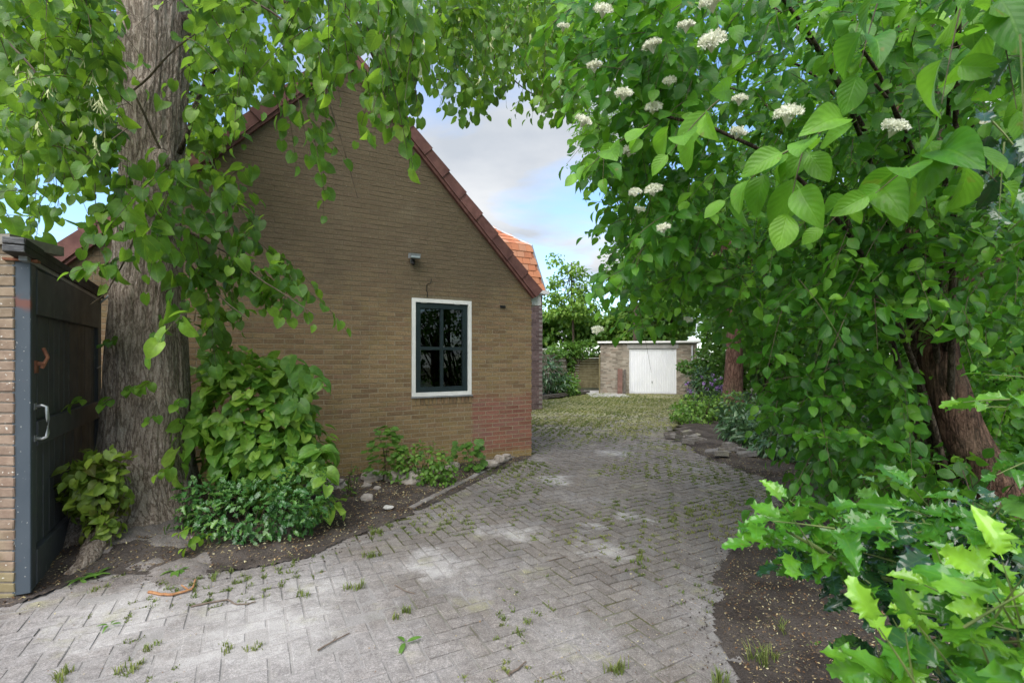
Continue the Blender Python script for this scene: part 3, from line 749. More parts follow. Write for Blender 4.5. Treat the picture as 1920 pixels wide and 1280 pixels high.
# roof: slabs with pantile courses on top, verge tiles along the gable edge
for sgn, nm in ((1, 'roof_slope'), (-1, 'roof_slope')):
    te = -.05 if sgn > 0 else HW + .05
    ov = .05; h_e = EAVE - ov * SLOPE
    d_in = HU * sgn * (HW / 2 + ov) + UP * (APEX - h_e)
    nrm = np.cross(d_in, BK); nrm = nrm / np.linalg.norm(nrm); nrm = nrm if nrm[2] > 0 else -nrm
    mb = MB(); mb.box(W(te, h_e, .06) + nrm * -.06, d_in, BK * 9.4, nrm * .09); mb.build(nm, MAT['verge'], house)
    Ls = np.linalg.norm(d_in); dd = d_in / Ls
    mb = MB(); nr = int(Ls / .31)
    for r_ in range(nr):
        for c_ in range(12):
            mb.box(W(te, h_e, -.02) + nrm * (.052 + .012 * (c_ % 2)) + dd * (r_ * .31) + BK * (c_ * .74), dd * .32 + nrm * -.02, BK * .72, nrm * .03)
    mb.build('roof_covering', MAT['verge'], house, kind='stuff')
    nv = 11; step = (Ls + .02) / nv
    for k in range(nv):
        st = W(te, h_e, -.04) + dd * (k * step - .015)
        low, high = .045, .012
        b = MB()
        n0, n1 = nrm * (.125 + low), nrm * (.125 + high)
        A0 = st; L_ = dd * (step * 1.08)
        q0 = A0 - nrm * .02
        # angled barge tile: a front apron and a short top flange
        ap = MB()
        oN = .115 + random.uniform(-.004, .004)
        pts = [q0 - nrm * .008 + HN * (oN + .014), q0 + L_ + HN * oN, q0 + L_ + nrm * .138 + HN * oN, q0 + nrm * .153 + HN * (oN + .014)]
        b.prism(pts, HN * -.028)
        b.prism([A0 + nrm * .131 + HN * (oN - .03), A0 + L_ + nrm * .116 + HN * (oN - .03), A0 + L_ + nrm * .116 + BK * .12, A0 + nrm * .131 + BK * .12], nrm * -.024)
        b.build('verge_tile', MAT['verge'], house)
mb = MB(); mb.tube([W(HW / 2, APEX + .13, .08 - k * .3) for k in range(0, 32)], .10, 8); mb.build('ridge_tile', MAT['verge'], house)
# boxed gutter at the right eave (its end shows past the corner)
mb = MB(); mb.box(W(-.012, 2.315, -.06), HU * -.20, UP * .155, BK * 9.0); mb.build('gutter_box', MAT['gutter'], house)
mb = MB(); mb.box(W(-.006, 2.474, -.04), HU * -.235, UP * .03, BK * 9.05); mb.build('gutter_lip', MAT['zinc'], house)
mb = MB(); mb.box(W(.455, 2.238, .004), HU * .085, UP * .035, HN * .014); 
for k in range(4): mb.box(W(.462 + k * .019, 2.243, .018), HU * .012, UP * .025, HN * .006)
mb.build('wall_vent', MAT['black'], house)

# floodlight on the gable
fl = thing('wall_floodlight', 'small grey floodlight with sensor fixed on the gable above the window', 'floodlight', tuple(W(1.87, 2.80, 0)))
mb = MB(); mb.prism([W(1.80, 2.83, .03), W(1.80, 2.815, .14), W(1.80, 2.875, .16), W(1.80, 2.895, .05)], HU * .135); mb.build('housing', MAT['grey_metal'], fl)
mb = MB(); mb.box(W(1.845, 2.77, .008), HU * .05, UP * .07, HN * .03); mb.tube([W(1.87, 2.80, .03), W(1.87, 2.84, .07)], .012, 6); mb.build('bracket', MAT['grey_metal'], fl)
mb = MB(); mb.tube([W(1.875, 2.80, .05), W(1.875, 2.745, .075)], [.026, .02], 8); mb.build('sensor', MAT['black'], fl)
mb = MB(); mb.box(W(1.81, 2.822, .1445), HU * .115, UP * .045, HN * .006); mb.build('lens', MAT['steel'], fl)

# ================================================================ PIER, GATE, BEAM
GA = np.array([-3.03, 3.04, 0.0]); GB = np.array([-3.99, 4.70, 0.0]); gd = GB - GA; GL = np.linalg.norm(gd); gd /= GL; gn = np.array([gd[1], -gd[0], 0.0])
pier = thing('brick_pier', 'weathered brick pier with a flat concrete cap beside the dark gate', 'pier', (-3.4, 3.0, 0))
PX = -3.094
mb = MB(); mb.prism([(-4.3, 3.003, -.1), (PX, 3.003, -.1), (PX - .16, 3.28, -.1), (-4.3, 3.28, -.1)], UP * 2.29); mb.build('core', MAT['pier_mortar'], pier)
for r_ in range(34):
    h0 = r_ * .0655 - .02
    x = PX + .006
    for k in range(5):
        L_ = .212 if (k or r_ % 2 == 0) else .101
        if k > 0 and random.random() < .0: continue
        b = MB(); b.bbox((x - L_ + .0, 3.03, h0), (L_, 0, random.uniform(-.001, .001)), (0, 0, .0545), (0, -.034 + random.uniform(-.002, .002), 0), .004, .004)
        b.build('brick', MAT['pier_brick'], pier); x -= L_ + .011
mb = MB(); mb.box((-4.35, 2.965, 2.195), (4.35 + PX + .015, 0, 0), (-.0, .36, 0), (0, 0, .062)); mb.build('cap', MAT['cap'], pier)

gate = thing('wooden_gate', 'dark painted board gate with a pale pull handle beside the lime tree', 'gate', tuple(GA))
def gb(mb, s0, s1, h0, h1, o0, o1): mb.box(GA + gd * s0 + UP * h0 + gn * o0, gd * (s1 - s0), UP * (h1 - h0), gn * (o1 - o0))
GT = 2.10
def one(name, mat, *a):
    b = MB(); 
    o0, o1 = a[4], a[5]
    b.bbox(GA + gd * a[0] + UP * a[2] + gn * o0, gd * (a[1] - a[0]), UP * (a[3] - a[2]), gn * (o1 - o0), .003); return b.build(name, mat, gate)
b = MB(); b.bbox(GA + gd * .03 + UP * .02 + gn * .004, gn * -.085, UP * (GT - .02), gd * -.03, .004); b.build('end_plate', MAT['stile'], gate)
one('stile', MAT['gate'], .03, .115, .02, GT, -.06, .0); one('stile', MAT['gate'], GL - .12, GL, .06, GT - .02, -.06, .0)
one('rail', MAT['gate'], .115, GL - .12, 1.78, GT - .03, -.05, .006); one('rail', MAT['gate'], .115, GL - .12, .93, 1.085, -.05, .010)
one('rail', MAT['gate'], .115, GL - .12, .03, .255, -.05, .006)
nbd = 14; bw_ = (GL - .235) / nbd
for k in range(nbd):
    s = .115 + k * bw_
    one('board', MAT['gate'], s + .003, s + bw_ - .004, .257, .928, -.045, -.027 + random.uniform(-.002, .002)); one('board', MAT['gate'], s + .003, s + bw_ - .004, 1.087, 1.778, -.045, -.027 + random.uniform(-.002, .002))
hp = lambda s, h, o: GA + gd * s + UP * h + gn * o
mb = MB(); mb.tube([hp(.09, 1.185, 0), hp(.09, 1.19, .035), hp(.09, 1.18, .055), hp(.09, 1.10, .062), hp(.09, 1.01, .062), hp(.09, .985, .055), hp(.09, .975, .035), hp(.09, .98, 0)], .0105, 8)
hd = mb.build('pull_handle', MAT['steel'], gate, smooth=True)
mb = MB(); mb.box(hp(.07, 1.165, -.001), gd * .04, UP * .04, gn * .006); mb.box(hp(.07, .96, -.001), gd * .04, UP * .04, gn * .006); mb.build('mount_plate', MAT['steel'], hd)
mb = MB(); mb.tube([hp(.10, 1.46, 0), hp(.10, 1.46, .05)], .014, 6); mb.tube([hp(.10, 1.43, .03), hp(.115, 1.50, .055), hp(.13, 1.56, .03)], .011, 6); mb.box(hp(.075, 1.40, -.001), gd * .045, UP * .08, gn * .012); mb.build('bolt_latch', MAT['rust'], gate)
mb = MB(); mb.tube([hp(GL - .10, 2.02, .01), hp(GL - .03, 2.10, .06)], .009, 6); mb.tube([hp(GL - .22, 1.40, .01), hp(GL - .12, 1.42, .02)], .006, 5); mb.build('strap', MAT['zinc'], gate)
bm_ = thing('overhead_beam', 'dark weathered timber rail running above the gate', 'beam', (-2.9, 2.95, 2.12))
B0 = np.array([-2.915, 2.90, 2.125]); Bd = gd * 2.05 + UP * -.06
mb = MB(); mb.bbox(B0 + UP * .046, gn * -.10, UP * .042, Bd, .004); mb.build('upper_batten', MAT['dark_wood'], bm_)
mb = MB(); mb.bbox(B0, gn * -.10, UP * .042, Bd, .004); mb.build('lower_batten', MAT['dark_wood'], bm_)
mb = MB(); mb.bbox(B0 + gd * .0 - gd * .012 + UP * .048, gn * -.096, UP * .038, gd * .012 * -1, .003); mb.bbox(B0 - gd * .012 + UP * .002, gn * -.096, UP * .038, gd * .012 * -1, .003); mb.build('end_grain', MAT['old_wood'], bm_)
mb = MB(); mb.bbox(B0 + gd * .1 + UP * -.03 + gn * -.02, gn * -.04, UP * .028, gd * 1.85 + UP * -.055, .003); mb.build('runner', MAT['zinc'], bm_)
mb = MB(); mb.tube([hp(.05, 2.06, -.09), hp(.05, 2.10, -.09)], .012, 6); mb.box(hp(-.02, 2.10, -.12), gd * .06, gn * .16, UP * .014); mb.tube([np.array([PX + .02, 3.06, 1.95]), np.array([PX + .02, 3.06, 2.19])], .014, 6); mb.build('hanger', MAT['rust'], bm_)

# ================================================================ REAR HOUSE (orange mansard roof)
R0 = np.array([.88, 14.0, 0.0]); ru = np.array([.88, .475, 0.0]); rv = np.array([-.475, .88, 0.0])
rear = thing('brick_house', 'purple brick house with an orange tiled mansard roof behind the gable', 'house', tuple(R0))
mb = MB(); mb.box(R0 - ru * 6 - UP * .1, ru * 6, rv * 7, UP * 3.5); mb.build('wall', simple('rear_mortar', (.20, .17, .16), (.28, .25, .24), 5, .95), rear)
MAT['purple_brick'] = simple('purple_brick', (.11, .075, .075), (.17, .12, .12), 6, .9, .4, 50, .005, .3, .28)
mb = MB()
for r_ in range(52):
    x = -.0 - (r_ % 2) * .11
    for k in range(9):
        xa = x - .21; mb.box(R0 + ru * max(xa, -6) + UP * (r_ * .065) - rv * .008, ru * (x - xa - .011 if k or r_ % 2 == 0 else .199), UP * .054, rv * .02); x = xa
mb.build('brickwork', MAT['purple_brick'], rear, kind='stuff')
EH, MH, iM = 3.42, 4.73, .225
c_e = R0 + UP * EH + ru * .06 - rv * .06; c_m = R0 - ru * iM + rv * iM + UP * MH; c_t = R0 - ru * (iM + 2.2) + rv * (iM + 2.2) + UP * 6.38
Lr = 6.0
def q_roof(a, b, w1, w2, d1, d2):  # front and right planes
    return a, b
mb = MB()
le, lm, lt = c_e - ru * 6.1, c_m - ru * 5.6, c_t - ru * 1.2
re_, rm, rt = c_e + rv * 7.1, c_m + rv * 6.6, c_t + rv * 2.2
bl, ml, tl_ = le + rv * 7.1, lm + rv * 6.6, lt + rv * 2.2
vv = [c_e, c_m, c_t, le, lm, lt, re_, rm, rt, bl, ml, tl_]
mb.add(vv, [(3, 0, 1, 4), (4, 1, 2, 5), (0, 6, 7, 1), (1, 7, 8, 2), (6, 9, 10, 7), (7, 10, 11, 8), (9, 3, 4, 10), (10, 4, 5, 11), (5, 2, 8, 11), (0, 3, 9, 6)])
mb.build('roof', MAT['tile'], rear)
def tiles(pc_low, pc_high, rows, wid, maxw):
    # courses on the front plane, right end follows the hip
    up_ = pc_high - pc_low
    for r_ in range(rows):
        s = r_ / rows
        right = pc_low + up_ * s
        rowv = up_ / rows; along = np.dot(rowv, ru) * ru; fall = rowv - along
        nrm = np.cross(ru, fall); nrm /= np.linalg.norm(nrm); nrm = nrm if nrm[2] > 0 else -nrm
        x = -.02 - (r_ % 2) * wid / 2
        while x > -maxw:
            b = MB(); w_ = wid * .97
            b.bbox(right + ru * (x - w_) + nrm * .022, ru * w_, fall * 1.10 + nrm * -.018, nrm * (.012 + random.uniform(0, .004)), .004)
            b.build('roof_tile', MAT['tile'], rear); x -= wid
tiles(c_e, c_m, 7, .24, 2.9); tiles(c_m, c_t, 12, .24, 2.9)
mb = MB(); mb.tube([c_e, c_m], .035, 6); mb.tube([c_m, c_t], .05, 6); mb.build('hip_capping', MAT['zinc'], rear)
mb = MB(); mb.box(c_e - ru * 6.1 - rv * .06 - UP * .10, ru * 6.2, rv * .1, UP * .10); mb.box(c_e + ru * .0 - UP * .10, ru * .10, rv * 7, UP * .10); mb.build('gutter', MAT['gutter'], rear)

# pale annex and pale timber box seen past the corner
an = thing('flat_annex', 'low white rendered annex with a flat roof behind the laurel bush', 'annex', (1.6, 26, 0))
mb = MB(); mb.box((.4, 26, -.1), (3.2, 0, 0), (0, 3, 0), (0, 0, 1.95)); mb.build('wall', MAT['render'], an)
mb = MB(); mb.box((.3, 25.9, 1.851), (3.4, 0, 0), (0, 3.2, 0), (0, 0, .13)); mb.build('roof_edge', MAT['white'], an)
tb = thing('timber_screen', 'small light timber frame screen beside the house corner', 'screen', (.9, 17.5, 0))
mb = MB(); mb.box((.2, 18.6, 0), (.9, 0, 0), (0, .06, 0), (0, 0, 1.72)); mb.build('panel', MAT['pale_wood'], tb)
mb = MB(); mb.box((.15, 18.56, 1.722), (1.0, 0, 0), (0, .14, 0), (0, 0, .07)); mb.box((1.02, 18.55, 0), (.07, 0, 0), (0, .045, 0), (0, 0, 1.72)); mb.build('frame', MAT['pale_wood'], tb)

# ================================================================ GARAGE
GY = 20.3
gar = thing('garage', 'flat-roofed brick garage with a white ribbed door at the driveway end', 'garage', (3.72, GY, 0))
gar.rotation_euler = (0, 0, -math.atan(.2))
gx0, gx1, dx0, dx1, dh, gh = 3.72, 7.55, 4.90, 6.74, 1.85, 2.08
mb = MB()
mb.box((gx0, GY, -.1), (dx0 - gx0 - .02, 0, 0), (0, .2, 0), (0, 0, gh + .1)); mb.box((dx1 + .02, GY, -.1), (gx1 - dx1 - .02, 0, 0), (0, .2, 0), (0, 0, gh + .1))
mb.box((gx0, GY + .2, -.1), (.2, 0, 0), (0, 5, 0), (0, 0, gh + .1)); mb.box((gx1, GY + .2, -.1), (-.2, 0, 0), (0, 5, 0), (0, 0, gh + .1)); mb.box((gx0 + .2, GY + 5, -.1), (gx1 - gx0 - .4, 0, 0), (0, .2, 0), (0, 0, gh + .1))
mb.build('wall', MAT['garage_mortar'], gar)
mb = MB()
for r_ in range(34):
    h0 = r_ * .0625 - .01
    if h0 > gh - .05: continue
    for (a, b_) in ((gx0, dx0 - .02), (dx1 + .02, gx1)):
        x = a - random.random() * .2
        while x < b_:
            L_ = random.choice((.21, .21, .10)); xa, xb = max(x, a - .004), min(x + L_, b_ + .004)
            if xb - xa > .03: mb.box((xa, GY - .012 - random.uniform(0, .006), h0), (xb - xa, 0, 0), (0, .03, 0), (0, 0, .051))
            x += L_ + .012
for r_ in range(33):          # left side wall
    for k in range(6):
        mb.box((gx0 - .012, GY + .012 + k * .222 + (r_ % 2) * .11, r_ * .0625 - .01), (.03, 0, 0), (0, .21, 0), (0, 0, .051))
mb.build('brickwork', MAT['garage_brick'], gar, kind='stuff')
mb = MB(); mb.bbox((dx0 - .1, GY + .1, dh + .02), (dx1 - dx0 + .2, 0, 0), (0, 0, gh - dh - .022), (0, -.125, 0), .008); mb.build('lintel', MAT['concrete'], gar)
door = link('garage_door', None, gar)
mb = MB(); mb.box((dx0, GY + .06, .03), (dx1 - dx0, 0, 0), (0, .03, 0), (0, 0, dh - .03)); mb.build('panel', MAT['door_white'], door)
nr = 26; rw = (dx1 - dx0 - .08) / nr
rib = MB(); rib.prism([(0, 0, 0), (rw * .12, -.026, 0), (rw * .62, -.026, 0), (rw * .74, 0, 0)], UP * (dh - .14), r=0.0); rme = rib.mesh('door_rib', MAT['door_white'])
for k in range(nr):
    o = bpy.data.objects.new('rib', rme); COL.objects.link(o); o.parent = door; o.location = (dx0 + .04 + k * rw + rw * .13 - 3.72, .0595, .08)
mb = MB()
for a in ((dx0 - .02, .03, .05, dh - .03), (dx1 - .03, .03, .05, dh - .03)): mb.box((a[0], GY + .03, a[1]), (a[2], 0, 0), (0, .025, 0), (0, 0, a[3]))
mb.box((dx0 + .03, GY + .03, dh - .05), (dx1 - dx0 - .06, 0, 0), (0, .025, 0), (0, 0, .05)); mb.build('frame', MAT['door_white'], door)
mb = MB(); mb.tube([(5.80, GY + .055, .50), (5.80, GY + .0, .50)], .014, 6); mb.tube([(5.80, GY, .53), (5.80, GY, .44)], .012, 6); mb.build('handle', MAT['black'], door)
mb = MB(); mb.box((dx0, GY - .06, -.02), (dx1 - dx0, 0, 0), (0, .14, 0), (0, 0, .045)); mb.build('threshold', MAT['concrete'], gar)
mb = MB(); mb.box((gx0 - .12, GY - .10, gh + .002), (gx1 - gx0 + .25, 0, 0), (0, 5.5, 0), (0, 0, .07)); mb.build('roof', MAT['zinc'], gar)
mb = MB(); mb.box((gx0 - .13, GY - .135, gh + .02), (gx1 - gx0 + .27, 0, 0), (0, .034, 0), (0, 0, .075)); mb.build('roof_edge', MAT['white'], gar)
mb = MB(); mb.tube([(7.36, GY - .06, 0), (7.36, GY - .06, 1.98)], .042, 10); mb.tube([(7.36, GY - .06, .9), (7.36, GY - .06, .94)], .05, 10); mb.build('downpipe', MAT['zinc'], gar, smooth=True)
mb = MB(); mb.box((gx0 - .07, GY - .09, 0), (.055, 0, 0), (0, .055, 0), (0, 0, 1.62)); mb.build('corner_post', MAT['fence_wood'], gar)
for k, (x, wd, hh, lab) in enumerate(((4.33, .20, 1.02, 'broad reddish plank leaning on the garage wall left of the door'), (4.56, .09, 1.0, 'narrow brown plank leaning beside the broad one on the garage wall'))):
    b = MB(); b.bbox((x, GY - .30 - .01 * k - (x - 3.72) * .2, .0), (wd, 0, 0), (.07, .26, hh), (0, -.03, .008), .004)
    b.build('plank', MAT['plank'] if k == 0 else MAT['timber'], label=lab, cat='plank')
mb = MB(); mb.box((3.0, 18.3, -.02), (1.5, 0, 0), (.2, 3.6, 0), (0, 0, .035)); mb.build('concrete_path', MAT['concrete'], kind='structure', label='pale concrete path at the left of the garage')

# fences left of the garage
fw = thing('timber_fence', 'greenish horizontal board fence between the garage and concrete fence', 'fence', (3.6, 23, 0))
for k in range(13):
    b = MB(); b.bbox((2.7, 23.02, .06 + k * .118), (2.3, 0, 0), (0, 0, .108), (0, -.025 - random.uniform(0, .006), 0), .006); b.build('board', MAT['fence_wood'], fw)
for x in (2.66, 4.2): 
    b = MB(); b.box((x, 22.98, 0), (.09, 0, 0), (0, .09, 0), (0, 0, 1.68)); b.build('post', MAT['fence_wood'], fw)
fc = thing('concrete_fence', 'mossy concrete plank fence half hidden by climbing plants', 'fence', (2.2, 22, 0))
fa, fb = np.array([1.2, 20.6, 0.0]), np.array([2.62, 22.6, 0.0]); fdv = fb - fa; fn = np.array([fdv[1], -fdv[0], 0]); fn /= np.linalg.norm(fn)
for k in range(6):
    b = MB(); b.bbox(fa + UP * (.02 + k * .27), fdv, UP * .255, fn * (.05 + .012 * (k % 2)), .01); b.build('plank', MAT['fence_conc'], fc)
for s in (0, 1):
    b = MB(); b.box(fa + fdv * s - fn * .02, fn * .13, fdv / np.linalg.norm(fdv) * .13, UP * 1.82); b.build('post', MAT['fence_conc'], fc)
# sleepers edging the far bed
for k, (p0, p1, lab) in enumerate((((990, 752), (1028, 748), 'dark timber sleeper edging the far bed, nearest the house corner'), ((1029, 746), (1062, 742), 'dark timber sleeper edging the far bed, the middle one of three'), ((1062, 742), (1106, 736.5), 'dark timber sleeper edging the far bed, nearest the concrete path'))):
    a, b_ = G(*p0), G(*p1); d = b_ - a; nn = np.array([-d[1], d[0], 0]); nn /= np.linalg.norm(nn)
    b = MB(); b.bbox(a, d, nn * .13, UP * (.14 - .02 * k), .012, .01); b.build('sleeper', MAT['timber'], label=lab, cat='sleeper', group='timber sleepers edging the far bed')

# ================================================================ LEAF SHAPES
def grid_leaf(ss, ws, rows, cols, fold=.25, droop=.25, lobe=0.0, wave=0.0, petiole=.35, spine=None, seed=0):
    rg = np.random.default_rng(seed)
    s = np.linspace(0, 1, rows + 1); wd = np.interp(s, ss, ws)
    c = np.linspace(-1, 1, cols)
    S, Cc = np.meshgrid(s, c, indexing='ij'); Wd = np.repeat(wd[:, None], cols, 1)
    edge = np.abs(Cc) > .99
    if spine is not None:
        alt = (np.arange(rows + 1) % 4 == 3)
        fac = np.array([.80, .77, .80, 1.16])[np.arange(rows + 1) % 4]; fac[-1] = 1; fac[0] = 1
        Wd = np.where(edge, Wd * fac[:, None], Wd * .70)
    sk = rg.normal(0, .03)
    x = Cc * Wd + sk * S ** 2
    y = S - lobe * np.abs(Cc) ** 2 * (1 - S) ** 3
    z = fold * np.abs(x) - droop * S ** 2 + wave * np.sin(S * 9 + rg.uniform(0, 6)) * np.abs(Cc) * .5 * np.sign(Cc + rg.normal(0, .3))
    if spine is not None:
        z = z + np.where(edge, np.where(alt[:, None], .09, -.02), 0) * rg.uniform(.4, 1.6, (rows + 1, 1)) * rg.choice([1, 1, -1], (rows + 1, 1))
        y = y + np.where(edge & alt[:, None], .035, 0)
    v = np.stack([x, y, z], -1).reshape(-1, 3); uv = np.stack([Cc * .5 + .5, S], -1).reshape(-1, 2)
    t = []
    for i in range(rows):
        for j in range(cols - 1):
            a = i * cols + j; b = a + 1; d = a + cols; e = d + 1
            if i == rows - 1: t.append((a, b, e if j >= cols // 2 else d) if False else (a, b, (rows) * cols + cols // 2))
            else: t += [(a, b, e), (a, e, d)]
    n = len(v)
    if petiole:
        v = np.vstack([v, [[-.012, -petiole * .9, .06], [.012, -petiole * .9, .06], [.012, .04, 0], [-.012, .04, 0]]])
        uv = np.vstack([uv, [[.5, 0]] * 4]); t += [(n, n + 1, n + 2), (n, n + 2, n + 3)]
    return v, np.array(t), uv
def palm_leaf(lobes, depth, n=26, fold=.12, seed=0, petiole=.4):
    rg = np.random.default_rng(seed)
    th = np.linspace(-PI * .93, PI * .93, n)
    r = .52 * (1 - depth + depth * np.abs(np.cos(th * lobes / 2)) ** .7) * (1 - .22 * np.abs(th) / PI)
    x = np.sin(th) * r; y = .42 + np.cos(th) * r; z = -.25 * (x ** 2 + (y - .42) ** 2) + .05 * np.cos(th * lobes) + fold * np.abs(x) * .3
    v = np.vstack([[[0, .12, 0]], np.stack([x, y, z], -1)]); uv = np.vstack([[[.5, .1]], np.stack([x + .5, y], -1)])
    t = [(0, i + 1, i + 2)[::-1] for i in range(n - 1)]; k = len(v)
    v = np.vstack([v, [[-.012, -petiole, .05], [.012, -petiole, .05], [.012, .12, 0], [-.012, .12, 0]]]); uv = np.vstack([uv, [[.5, 0]] * 4])
    t += [(k, k + 1, k + 2), (k, k + 2, k + 3)]
    return v, np.array(t), uv
LS = [0, .06, .16, .3, .45, .6, .74, .86, .94, 1]; LW = [.24, .38, .47, .50, .50, .46, .37, .22, .08, .0]
DS = [0, .1, .25, .42, .6, .76, .9, 1]; DW = [.03, .18, .30, .36, .345, .27, .13, 0]
HS = [0, .12, .3, .5, .7, .88, 1]; HWd = [.05, .20, .285, .30, .25, .13, 0]
AS = [0, .15, .4, .7, .9, 1]; AW = [.03, .12, .17, .13, .05, 0]
TPL = {
 'lime': ([grid_leaf(LS, LW, 8, 5, .18 + .1 * k, .22 + .12 * k, .22, .05, .5, seed=k) for k in range(5)], [grid_leaf(LS, LW, 5, 3, .2 + .12 * k, .25 + .15 * k, .20, 0, .5, seed=k) for k in range(3)]),
 'dog': ([grid_leaf(DS, DW, 9, 5, .15 + .12 * k, .18 + .12 * k, 0, .04, .18, seed=10 + k) for k in range(5)], [grid_leaf(DS, DW, 5, 3, .2 + .12 * k, .2 + .15 * k, 0, 0, .18, seed=k) for k in range(3)]),
 'holly': ([grid_leaf(HS, HWd, 17, 5, .10 + .12 * k, .06 + .12 * k, 0, .03, .12, spine=.76, seed=20 + k) for k in range(6)], [grid_leaf(HS, HWd, 13, 3, .2 + .15 * k, .1 + .1 * k, 0, 0, .12, spine=.7, seed=k) for k in range(3)]),
 'oval': ([grid_leaf(DS, DW, 6, 3, .3, .2 + .1 * k, 0, 0, .15, seed=30 + k) for k in range(4)], [grid_leaf(DS, DW, 3, 3, .3, .2 + .1 * k, 0, 0, 0, seed=k) for k in range(3)]),
 'lance': ([grid_leaf(AS, AW, 6, 3, .3, .25 + .15 * k, 0, 0, .1, seed=40 + k) for k in range(4)], [grid_leaf(AS, AW, 4, 3, .3, .25 + .15 * k, 0, 0, 0, seed=k) for k in range(3)]),
 'maple': ([palm_leaf(5, .42, 26, seed=k) for k in range(3)], [palm_leaf(5, .4, 16, seed=k) for k in range(3)]),
 'mallow': ([palm_leaf(5, .2, 22, seed=k) for k in range(3)], [palm_leaf(5, .2, 14, seed=k) for k in range(3)]),
}
_leafmesh = {}
def leaf_meshes(kind, mat):
    key = (kind, mat)
    if key not in _leafmesh:
        _leafmesh[key] = [mesh_np('leaf_' + kind, v, [t], [MAT[mat]], uv=uv, smooth=True) for v, t, uv in TPL[kind][0]]
    return _leafmesh[key]
def unit(a): return a / (np.linalg.norm(a, axis=-1, keepdims=True) + 1e-9)
class LeafSet:
    def __init__(s): s.p = []; s.d = []; s.n = []; s.s = []; s.t = []
    def add(s, p, d, n, sz, t):
        s.p.append(p); s.d.append(d); s.n.append(n); s.s.append(sz); s.t.append(t)
    def arrays(s): return [np.concatenate(x) for x in (s.p, s.d, s.n, s.s, s.t)]
def foliage(parent, ls, kind, mat, n_obj=300, cell=20, name='foliage', keep=None, obj_name='leaf'):
    p, d, n, sz, t = ls.arrays()
    if keep is not None:
        k = keep(p); p, d, n, sz, t = p[k], d[k], n[k], sz[k], t[k]
    Y = unit(d); Z = unit(n - (n * Y).sum(-1, keepdims=True) * Y); X = np.cross(Y, Z)
    Rm = np.stack([X, Y, Z], -1)                      # columns
    base = np.array(parent.location)
    x_, y_, dep = proj(p)
    vis = (p[:, 1] > .3) & (x_ > -10) & (x_ < 1930) & (y_ > -10) & (y_ < 1290)
    app = sz / dep
    pick = []
    if n_obj:
        seen = {}
        for i in np.argsort(dep):
            if not vis[i]: continue
            if app[i] * F < 9: continue
            key = (int(x_[i] // cell), int(y_[i] // cell))
            if seen.get(key, 0) >= 1: continue
            seen[key] = 1; pick.append(i)
        pick = sorted(pick, key=lambda i: -app[i])[:n_obj]
        mes = leaf_meshes(kind, mat)
        for i in pick:
            o = bpy.data.objects.new(obj_name, mes[i % len(mes)]); COL.objects.link(o); o.parent = parent
            mt = np.eye(4); mt[:3, :3] = Rm[i] * sz[i]; mt[:3, 3] = p[i] - base
            o.matrix_basis = Matrix(mt.tolist()); o['tone'] = float(t[i])
    m_ = np.ones(len(p), bool); m_[pick] = False
    if m_.sum() == 0: return
    tp = TPL[kind]; VV, FF, UU, TT = [], [], [], []; off = 0
    idx = np.where(m_)[0]; near = app[idx] * F > 26
    for lst, sub in ((tp[0], idx[near]), (tp[1], idx[~near])):
        for k in range(len(lst)):
            ii = sub[k::len(lst)]
            if not len(ii): continue
            v, f, uv = lst[k]
            w_ = np.einsum('mij,vj->mvi', Rm[ii] * sz[ii][:, None, None], v) + (p[ii] - base)[:, None]
            VV.append(w_.reshape(-1, 3)); FF.append((f[None] + (np.arange(len(ii)) * len(v))[:, None, None] + off).reshape(-1, 3))
            UU.append(np.tile(uv, (len(ii), 1))); TT.append(np.repeat(t[ii], len(v))); off += len(ii) * len(v)
    me = mesh_np(name, np.vstack(VV), [np.vstack(FF)], [MAT[mat]], uv=np.vstack(UU), attr={'tone': np.concatenate(TT)}, smooth=True)
    link(name, me, parent, kind='stuff')

OKF = [None]
def twigs(ls, mb, centres, dirs, lens, n_leaf, size, droop=.5, hang=.7, spread=1.0, flat=False, tone=(.42, .16), tip=.25, rad=.0028, up=1.0, facing=0.0, centred=True):
    """leafy twigs: each bends under its weight and carries leaves left and right"""
    for c, dr, L in zip(centres, dirs, lens):
        dr = unit(np.asarray(dr, float)); k = max(3, int(n_leaf * L / .5 + RNG.uniform(-1, 1)))
        s = (np.arange(k) + .6) / k
        bend = np.array([0, 0, -droop * L])
        st = c - dr * L * .5 - bend * .2 if centred else c
        f = lambda s: st + dr * (s * L)[:, None] + bend * (s ** 2)[:, None]
        pp = f(s); side = unit(np.cross(dr, [0, 0, 1.0]) + 1e-6)
        sg = np.where(np.arange(k) % 2 == 0, 1.0, -1.0)[:, None]
        ax = unit(dr + bend * 2 * s[:, None])
        ld = unit(ax * .55 + side * sg * (.8 * spread) + np.array([0, 0, -hang]) + RNG.normal(0, .28, (k, 3)))
        ld[-1] = unit(ax[-1] + np.array([0, 0, -hang * .6]))
        nn = np.array([0, 0, up]) + ax * .35 + RNG.normal(0, .38, (k, 3)) + np.array([0, -facing, 0])
        sz = size * RNG.uniform(.68, 1.18, k) * (1.05 - .35 * s ** 3)
        tt = np.clip(tone[0] + RNG.normal(0, tone[1]) + RNG.normal(0, tone[1] * .6, k) + tip * s ** 3, 0, 1)
        pet = sz * .35
        ls.add(pp + ld * pet[:, None], ld, nn, sz, tt)
        if mb is not None and (OKF[0] is None or OKF[0](pp[-2:]).all()): mb.tube(f(np.linspace(.3, .97, 5)), np.linspace(rad, rad * .4, 5), 4, cap=False)
